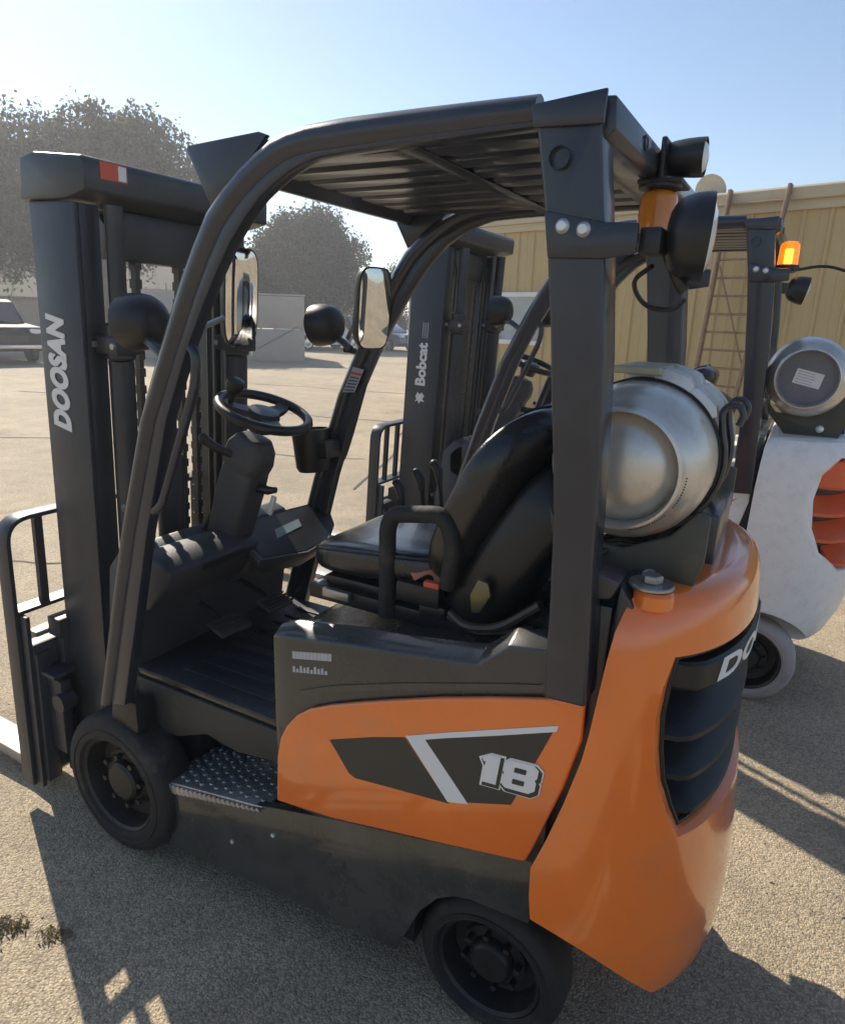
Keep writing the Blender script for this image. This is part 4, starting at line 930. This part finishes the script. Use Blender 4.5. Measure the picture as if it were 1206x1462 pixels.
# ------------------------------------------------------------------ metal building
def metal_building():
    th = R(-16); ux = V(math.cos(th), math.sin(th), 0); uy = V(-math.sin(th), math.cos(th), 0)
    o0 = V(-2.85, 10.82, 0)
    B = thing('metal_building', 'tan ribbed metal building behind the forklifts', 'building', o0+ux*2)
    M = Matrix((ux, uy, V(0,0,1))).transposed().to_4x4(); M.translation = o0
    H = 3.26; pw = 0.66
    wx0, wx1, wz0, wz1 = -0.98, 0.40, 1.28, 2.13
    def panel(z0, z1):
        b = MB()
        prof = [(0,0),(.02,-.032),(.055,-.032),(.075,0),(.21,0),(.222,-.006),(.234,0),(.325,0),(.345,-.032),(.38,-.032),(.40,0),(.535,0),(.547,-.006),(.559,0),(pw,0)]
        a = b.vs([(x,y,z0) for x,y in prof]); c = b.vs([(x,y,z1) for x,y in prof])
        for i in range(len(prof)-1): b.bm.faces.new([a[i],a[i+1],c[i+1],c[i]])
        return b.mesh('wall_panel', TANW, smooth=25)
    full, low, up = panel(0.12, H), panel(0.12, wz0), panel(wz1, H)
    x = -2.94
    n = 0
    while x < 9.0:
        mid = x+pw/2
        for me in ((low, up) if wx0-.02 < mid < wx1+.02 else (full,)):
            o = link('wall_panel', me, B); o.matrix_local = Matrix.Translation(-OFFS[B.name]) @ M @ Matrix.Translation((x,0,0))
        x += pw
    b = MB(M); b.box(-2.98,-2.94,-.04,6,.10,H); b.box(8.9,8.98,-.04,6,.1,H); b.box(-2.94,8.9,.06,6,.1,H+.05); b.obj('wall_core', CREAM, B)
    b = MB(M); b.box(-3.0,9.0,-.05,.04,0,.12); b.obj('footing', CONC, B)
    b = MB(M); b.box(-3.05,9.05,-.085,.02,H-.10,H+.02); b.prism([(-.16,H+.02),(-.16,H+.16),(-.12,H+.19),(.1,H+.22),(.1,H+.02)],-3.05,9.05,'x'); b.obj('eave_gutter', TANF, B, bevel=.008)
    b = MB(M); b.prism([(-.05,H+.20),(6.0,H+.75),(6.0,H+.70),(-.05,H+.14)],-3.1,9.1,'x'); b.obj('roof', ROOFG, B)
    b = MB(M); t = .05
    b.box(wx0-.02,wx1+.02,-.05,.03,wz0-.03,wz0+t); b.box(wx0-.02,wx1+.02,-.05,.03,wz1-t,wz1+.03); b.box(wx0-.02,wx0+t,-.05,.03,wz0+t,wz1-t); b.box(wx1-t,wx1+.02,-.05,.03,wz0+t,wz1-t); b.box(-.62,-.56,-.045,.03,wz0+t,wz1-t)
    w = b.obj('window', WINW, B, bevel=.004)
    b = MB(M); b.box(wx0+t,-.62,.0,.012,wz0+t,wz1-t); b.obj('pane', GLASSW, w); b = MB(M); b.box(-.56,wx1-t,.0,.012,wz0+t,wz1-t); b.obj('pane', GLASSW, w)
    b = MB(M); b.box(wx1+.02,wx1+.85,-.012,-.002,1.74,1.76); b.obj('wall_conduit', TANF, B)
    # ladder leaning on the eave
    Lb = thing('ladder', 'brown wooden ladder leaning against the tan metal wall', 'ladder', M @ V(3.55,-.85,0))
    def st(xa, xb):
        b = MB(M); b.sweep([V(xa,-.80,0),V(xb,-.20,3.46)], [(-.022,-.045),(.022,-.045),(.022,.045),(-.022,.045)], (0,1,0.2)); b.obj('rail', WOOD, Lb, bevel=.004)
    st(3.50, 3.43); st(4.06, 4.19)
    for k in range(14):
        t = (k+.7)/14.5; z = 3.46*t; y = -.80+.60*t; xa = 3.50-.07*t; xb = 4.06+.13*t
        b = MB(M); b.tube([V(xa,y,z),V(xb,y,z)],.016,8); b.obj('rung', WOOD, Lb)
    b = MB(M); b.tube([V(3.47,-.38,2.55),V(4.08,-.62,1.20)],.012,6); b.obj('brace', WOOD, Lb)
    # dish on the roof
    D = thing('satellite_dish', 'pale round satellite dish on the roof edge of the tan building', 'satellite dish', M @ V(3.02,.15,H+.2))
    Mb = M @ Matrix.Translation((3.00,.15,H+.28)) @ Matrix.Rotation(R(20),4,'X')
    b = MB(Mb); b.lathe([(0,.05),(.10,.043),(.18,.018),(.225,-.015),(.228,-.02),(.22,-.015),(.17,.006),(.10,.03),(0,.036)],(0,0,0),'y',28); b.obj('dish', mat('dish_cream',(0.55,0.52,0.45),.5), D)
    b = MB(M); b.tube([V(3.00,.17,H+.10),V(3.00,.20,H+.30)],.02,8); b.obj('dish_mount', STEEL, D)
metal_building()

# ------------------------------------------------------------------ far yard: low building, concrete wall, cars
def far_building():
    B = thing('storage_building', 'long pale building with shallow roof behind the pickup', 'building', (-33,21,0))
    th = math.atan2(10, 13); M = Matrix.Translation((-33,19.5,0)) @ Matrix.Rotation(R(52),4,'Z')
    b = MB(M); b.box(-12,11,0,9,0,2.0); b.obj('wall', CREAM, B)
    b = MB(M); b.prism([(-.5,1.95),(-.5,2.08),(4.5,4.15),(9.5,2.1),(9.5,1.95)],-12.5,11.5,'x'); rf = b.obj('roof', ROOFG, B)
    for k in range(18):
        x = -12+k*1.35; b = MB(M); b.prism([(-.52,2.085),(-.52,2.125),(4.48,4.20),(4.48,4.155)],x,x+.05,'x'); b.obj('roof_seam', ROOFG, rf)
    for k in range(7):
        x = -10+k*2.9; b = MB(M); b.tube([V(x,1.2,2.65),V(x,1.2,3.1)],.05,8); b.obj('roof_vent', GALV, rf)
    for k in range(6):
        x = -9.2+k*3.2; b = MB(M); b.box(x,x+1.7,-.04,.02,.05,1.75); d = b.obj('roller_door', CONC, B)
        for j in range(6): b = MB(M); b.box(x+.02,x+1.68,-.06,-.04,.08+j*.28,.34+j*.28); b.obj('door_slat', CONC, d)
    for k in range(7): b = MB(M); b.box(-9.9+k*3.2,-9.78+k*3.2,-.06,.0,0,1.95); b.obj('downpipe', STEEL, B)
far_building()

def concrete_wall():
    a = V(-18.6,15.3,0); e = V(-14.3,18.97,0); d = (e-a); L = d.length; d.normalize(); nn = V(-d.y,d.x,0)
    M = Matrix((d, nn, V(0,0,1))).transposed().to_4x4(); M.translation = a
    B = thing('concrete_enclosure', 'grey concrete panel enclosure standing in the yard', 'wall', (a+e)/2)
    for k in range(3):
        for j in range(2):
            b = MB(M); x = L*k/3; b.box(x+.012,x+L/3-.012,0,.15,.02+1.14*j,1.14*(j+1)-.012); b.obj('wall_slab', CONC, B, bevel=.012)
    for k in range(2): b = MB(M); b.box(L-.15,L,.16,3.2,.02+1.14*k,1.14*(k+1)-.012); b.obj('wall_slab', CONC, B, bevel=.012)
    b = MB(M); b.tube([V(L*.70,-.02,.45),V(L*.96,-.02,1.25)],.03,6); b.obj('brace', STEEL, B)
    b = MB(M); b.box(-.02,L+.02,-.02,.17,2.29,2.34); b.obj('coping', CONC, B, bevel=.008)
concrete_wall()

def car(name, label, loc, rz, L, Wd, paint, kind='sedan', group='vehicles parked across the yard'):
    T = thing(name, label, 'pickup' if kind == 'pickup' else 'car', (0,0,0), group); T.location = loc; T.rotation_euler = (0,0,rz); OFFS[T.name] = V(0,0,0)
    h = {'sedan':1.45,'suv':1.72,'pickup':1.82}[kind]; hl = L/2; hw = Wd/2
    if kind == 'pickup': low = [(-hl,.50),(-hl,1.02),(-hl+.1,1.10),(.15*L,1.12),(.25*L,1.14),(hl-.15,1.05),(hl,.90),(hl,.45),(hl-.3,.36),(-hl+.3,.40)]; cab = [(-.10*L,1.12),(-.07*L,1.70),(-.03*L,h),(.13*L,h-.01),(.19*L,h-.08),(.30*L,1.13)]
    elif kind == 'suv': low = [(-hl,.50),(-hl+.02,1.0),(-hl+.1,1.08),(.18*L,1.06),(hl-.25,.98),(hl-.02,.85),(hl,.45),(hl-.3,.28),(-hl+.3,.30)]; cab = [(-hl+.05,1.05),(-hl+.25,1.6),(-hl+.5,h),(.02*L,h),(.10*L,h-.08),(.25*L,1.06)]
    else: low = [(-hl,.48),(-hl+.02,.90),(-hl+.15,.98),(.20*L,.95),(hl-.25,.85),(hl-.02,.70),(hl,.40),(hl-.3,.24),(-hl+.3,.26)]; cab = [(-.36*L,.95),(-.22*L,1.36),(-.14*L,h),(.03*L,h),(.10*L,h-.07),(.27*L,.93)]
    def body(pts, w0, w1, zt):
        b = MB()
        def ww(z): return w0+(w1-w0)*max(0,min(1,(z-.5)/(zt-.5)))
        rings = []
        for s, k in ((-1,.90),(-1,1.0),(1,1.0),(1,.90)):
            rings.append([V(x*(1 if abs(k-1) < .01 else .985), s*ww(z)*k, z) for x, z in pts])
        b.loft(rings); return b
    bd = body(low, hw, hw*.94, 1.1).obj('body', paint, T, bevel=.035, seg=3)
    body(cab, hw*.92, hw*.74, h).obj('cabin', paint, bd, bevel=.03, seg=2)
    cz = [z for x, z in cab]; z0 = min(cz)+.06; z1 = max(cz)-.10
    def xat(pts, z): return pts[0][0]+(pts[1][0]-pts[0][0])*(z-pts[0][1])/(pts[1][1]-pts[0][1])
    xf = lambda z: cab[-1][0]+(cab[-2][0]-cab[-1][0])*(z-cab[-1][1])/(cab[-2][1]-cab[-1][1])
    wat = lambda z: (hw*.92+(hw*.74-hw*.92)*max(0,min(1,(z-.5)/(h-.5))))
    for s in (-1,1):
        xa0, xa1, xb0, xb1 = xat(cab,z0)+.12, xat(cab,z1)+.16, xf(z0)-.14, xf(z1)-.12; mid0 = (xa0+xb0)/2
        for (p0,p1,q0,q1) in ((xa0,mid0-.04,xa1,mid0-.04),(mid0+.04,xb0,mid0+.04,xb1)):
            b = MB(); b.loft([[V(p0,s*(wat(z0)+o),z0),V(p1,s*(wat(z0)+o),z0),V(q1,s*(wat(z1)+o),z1),V(q0,s*(wat(z1)+o),z1)] for o in (-.01,.008)]); b.obj('window', CARGL, bd)
    for (fx, nm) in ((xf,'windscreen'),(lambda z: xat(cab,z),'rear_window')):
        sg = 1 if nm == 'windscreen' else -1
        b = MB(); b.loft([[V(fx(z0)+sg*o,-wat(z0)*.86,z0),V(fx(z0)+sg*o,wat(z0)*.86,z0),V(fx(z1)+sg*o,wat(z1)*.88,z1),V(fx(z1)+sg*o,-wat(z1)*.88,z1)] for o in (-.02,.012)]); b.obj(nm, CARGL, bd)
    r = .37 if kind != 'sedan' else .32
    for x in (-.30*L,.31*L):
        for s in (-1,1):
            b = MB(); b.lathe([(0,0),(r*.62,0),(r*.9,-.01*s),(r,-.05*s),(r,-.2*s),(0,-.2*s)],(x,s*hw*1.0,r),'y',22); w = b.obj('wheel', RUBBER, T)
            b = MB(); b.lathe([(r*.62,.006*s),(r*.5,.0),(r*.3,.012*s),(0,.014*s)],(x,s*hw*1.0,r),'y',16); b.obj('rim', CARCH, w)
    for s in (-1,1):
        b = MB(); b.sphere_box((hl-.06,s*hw*.70,.78 if kind != 'pickup' else .92),.06,.16,.08); b.obj('headlight', LENS, T)
        b = MB(); b.box(-hl-.012,-hl+.05,s*hw*.80-.08,s*hw*.80+.08,.78,.98); b.obj('tail_light', REDL, T)
    for (xa, xb) in ((hl-.04,hl+.03),(-hl-.05,-hl+.03)): b = MB(); b.box(xa,xb,-hw*.9,hw*.9,.44,.56); b.obj('bumper', CARCH if kind == 'pickup' else paint, T, bevel=.02)
    b = MB(); b.box(hl-.03,hl+.012,-hw*.45,hw*.45,.62,.82); b.obj('front_grille', BLACK, T)
    return T
car('pickup_truck', 'dark pickup truck parked at the left before the pale building', (-20.8,11.2,0), R(-12), 5.4, 1.9, CARD, 'pickup')
car('parked_car', 'white car half hidden behind the black headlamp and concrete enclosure', (-20.0,27.5,0), R(70), 4.5, 1.8, CARW, 'suv')
car('parked_car', 'dark blue grey car seen between the far mirror and the mast', (-18.6,31.0,0), R(-15), 4.6, 1.8, CARG, 'sedan')
car('parked_car', 'dark car parked behind the blue grey car by the small conifer', (-22.0,33.0,0), R(-20), 4.5, 1.8, CARD, 'suv')

# ------------------------------------------------------------------ trees
def tree(name, label, base, trunk_h, lobes, n, leaf, lsize, seed, group=None, droop=0.3):
    rg = random.Random(seed); base = Vector(base)
    T = thing(name, label, 'tree', base, group)
    b = MB(); tr = .035*sum(l[3] for l in lobes)/len(lobes)*4
    top = Vector(lobes[0][:3])
    b.tube([base+V(0,0,-.1), base+V(.05,0,trunk_h*.5), base.lerp(top,.5) if top.z > trunk_h else base+V(0,0,trunk_h), top], [tr*1.2,tr,tr*.7,tr*.3], 10)
    for l in lobes:
        c = Vector(l[:3]); st = base+V(0,0,trunk_h*(.7+.3*rg.random()))
        mid = st.lerp(c,.5)+V(rg.uniform(-.3,.3),rg.uniform(-.3,.3),.3); b.tube([st,mid,c],[tr*.5,tr*.32,tr*.12],7)
        for k in range(7):
            d = V(rg.gauss(0,1),rg.gauss(0,1),rg.gauss(.3,.7)).normalized(); e = c+V(d.x*l[3]*.9,d.y*l[3]*.9,d.z*l[4]*.9); b.tube([mid.lerp(c,rg.random()), c.lerp(e,.5)+V(0,0,.15), e],[tr*.16,tr*.09,tr*.03],5)
    b.obj('trunk', BARK, T)
    vs = []; fs = []
    tot = sum(l[3]*l[3]*l[4] for l in lobes)
    off = OFFS[T.name]
    for l in lobes:
        c = Vector(l[:3]); m = int(n*l[3]*l[3]*l[4]/tot)
        ncl = max(12, m//40)
        for q in range(ncl):
            d = V(rg.gauss(0,1),rg.gauss(0,1),rg.gauss(0,1)).normalized(); rr = rg.random()**.42*(1+.22*noise.noise(d*2.3+c))
            p = c+V(d.x*l[3]*rr,d.y*l[3]*rr,d.z*l[4]*rr); cs = lsize*rg.uniform(2.5,6.5)
            for k in range(40):
                g = V(rg.gauss(0,1),rg.gauss(0,1),rg.gauss(0,1)).normalized()*(rg.random()**.5)*cs*.62+V(0,0,-droop*cs*.4*rg.random()); o = p+g
                a = V(rg.gauss(0,1),rg.gauss(0,1),rg.gauss(-droop,.8)).normalized(); w = a.cross(V(rg.gauss(0,1),rg.gauss(0,1),rg.gauss(0,1))).normalized()
                s = lsize*rg.uniform(.6,1.3); i = len(vs)
                vs += [o-off, o+a*s*.5+w*s*.28-off, o+a*s-off, o+a*s*.5-w*s*.28-off]; fs.append((i,i+1,i+2,i+3))
    me = bpy.data.meshes.new('crown'); me.from_pydata([v+off for v in vs],[],fs); me.materials.append(leaf)
    link('crown', me, T)
    return T
# directions: the left tree stands about 34 m off, the middle one about 40 m
tree('pepper_tree', 'large drooping tree at the left above the mast', (-27.0,20.5,0), 4.0,
     [(-26.6,20.2,7.4,2.6,2.6),(-29.3,18.4,7.3,2.4,2.4),(-24.4,22.4,7.0,2.2,1.9),(-25.2,21.4,8.6,1.9,1.5),(-28.2,19.0,5.4,2.2,2.0),(-29.8,17.6,5.0,1.8,2.0),(-23.6,23.4,6.0,1.5,1.3),(-26.0,21.2,4.9,1.6,1.4),(-32.0,16.6,6.6,2.4,2.6)], 90000, LEAFA, .20, 3, droop=.8)
tree('oak_tree', 'round dark tree in the middle beyond the concrete enclosure', (-23.3,30.1,0), 2.2,
     [(-23.2,30.2,4.9,2.2,2.1),(-24.9,28.9,4.2,1.7,1.7),(-21.8,31.4,4.5,1.7,1.9),(-22.6,30.8,6.2,1.4,1.1),(-24.1,29.5,5.9,1.2,1.0),(-22.0,31.2,2.9,1.6,1.2),(-25.0,28.7,2.8,1.6,1.1),(-23.4,30.0,2.5,1.7,1.0)], 62000, LEAFB, .19, 5, droop=.3)
tree('conifer_tree', 'slim conifer between the far roof leg and the mast', (-22.2,38.0,0), 1.2,
     [(-22.2,38.0,1.8,.85,.9),(-22.2,38.0,2.8,.75,.9),(-22.2,38.0,3.7,.52,.8),(-22.2,38.0,4.6,.28,.7)], 9000, LEAFC, .14, 8, droop=.4)
for k, (x, y, r, h) in enumerate(((-34,34,2.6,2.0),(-30,40,2.4,1.7),(-26.5,43,2.2,1.5),(-18.5,44,2.4,1.6),(-38,28,2.6,2.1))):
    tree('distant_tree', ['broad low tree behind the round dark tree at its left edge','low hazy tree behind the round dark tree','small hazy tree right of the round dark tree','low far tree line clump beside the mast','low far tree behind the pale building roof'][k], (x,y,0), 1.4, [(x,y,h,r,1.4),(x+1.2,y+.8,h-.3,r*.7,1.1),(x-1.3,y-.7,h-.2,r*.7,1.2)], 7000, LEAFB, .2, 20+k, 'low trees beyond the yard')

# weeds growing in the asphalt at the lower left
def weeds():
    rg = random.Random(4); vs = []; fs = []
    for q in range(10):
        cx = .0+rg.gauss(0,.075); cy = -.335+cx*.55+rg.gauss(0,.016)
        for k in range(46):
            x, y = cx+rg.gauss(0,.018), cy+rg.gauss(0,.012); a = rg.uniform(0,6.28); l = rg.uniform(.006,.02); h = rg.uniform(.002,.010); i = len(vs)
            d = V(math.cos(a),math.sin(a),0); w = V(-d.y,d.x,0)*rg.uniform(.0012,.003); p = V(x,y,.001)
            vs += [p-w,p+w,p+d*l*.6+w*.7+V(0,0,h),p+d*l+V(0,0,h*1.1),p+d*l*.6-w*.7+V(0,0,h)]; fs.append((i,i+1,i+2,i+3,i+4))
    me = bpy.data.meshes.new('weeds'); me.from_pydata(vs,[],fs); me.materials.append(LEAFD)
    o = link('weeds', me); tag(o, 'dry low weeds growing in an asphalt crack', kind='stuff')
weeds()
def pebbles():
    rg = random.Random(9); b = MB()
    for q in range(260):
        x, y = rg.uniform(-1.6,2.6), rg.uniform(-.75,2.0); r = rg.uniform(.0018,.0052)
        b.ball((x,y,r*.4), r*rg.uniform(.8,1.5), r*rg.uniform(.8,1.4), r*.8, 6, 4)
    o = b.obj('gravel', mat('loose_stones',(0.33,0.29,0.23),.85,var=.35,scale=300)); tag(o, 'loose grit scattered over the asphalt', kind='stuff')
pebbles()

# ------------------------------------------------------------------ air
def haze():
    b = MB(); b.box(-240, 240, -240, 260, -1.0, 13.5); m = bpy.data.materials.new('haze_air'); m.use_nodes = True; nt = m.node_tree
    nt.nodes.remove(nt.nodes['Principled BSDF']); v = nt.nodes.new('ShaderNodeVolumePrincipled')
    v.inputs['Color'].default_value = (0.93,0.95,1.0,1); v.inputs['Density'].default_value = 0.0034; v.inputs['Anisotropy'].default_value = 0.4
    nt.links.new(v.outputs[0], nt.nodes['Material Output'].inputs['Volume'])
    o = b.obj('haze', m, smooth=0); tag(o, 'thin bright haze over the yard', kind='stuff')
haze()
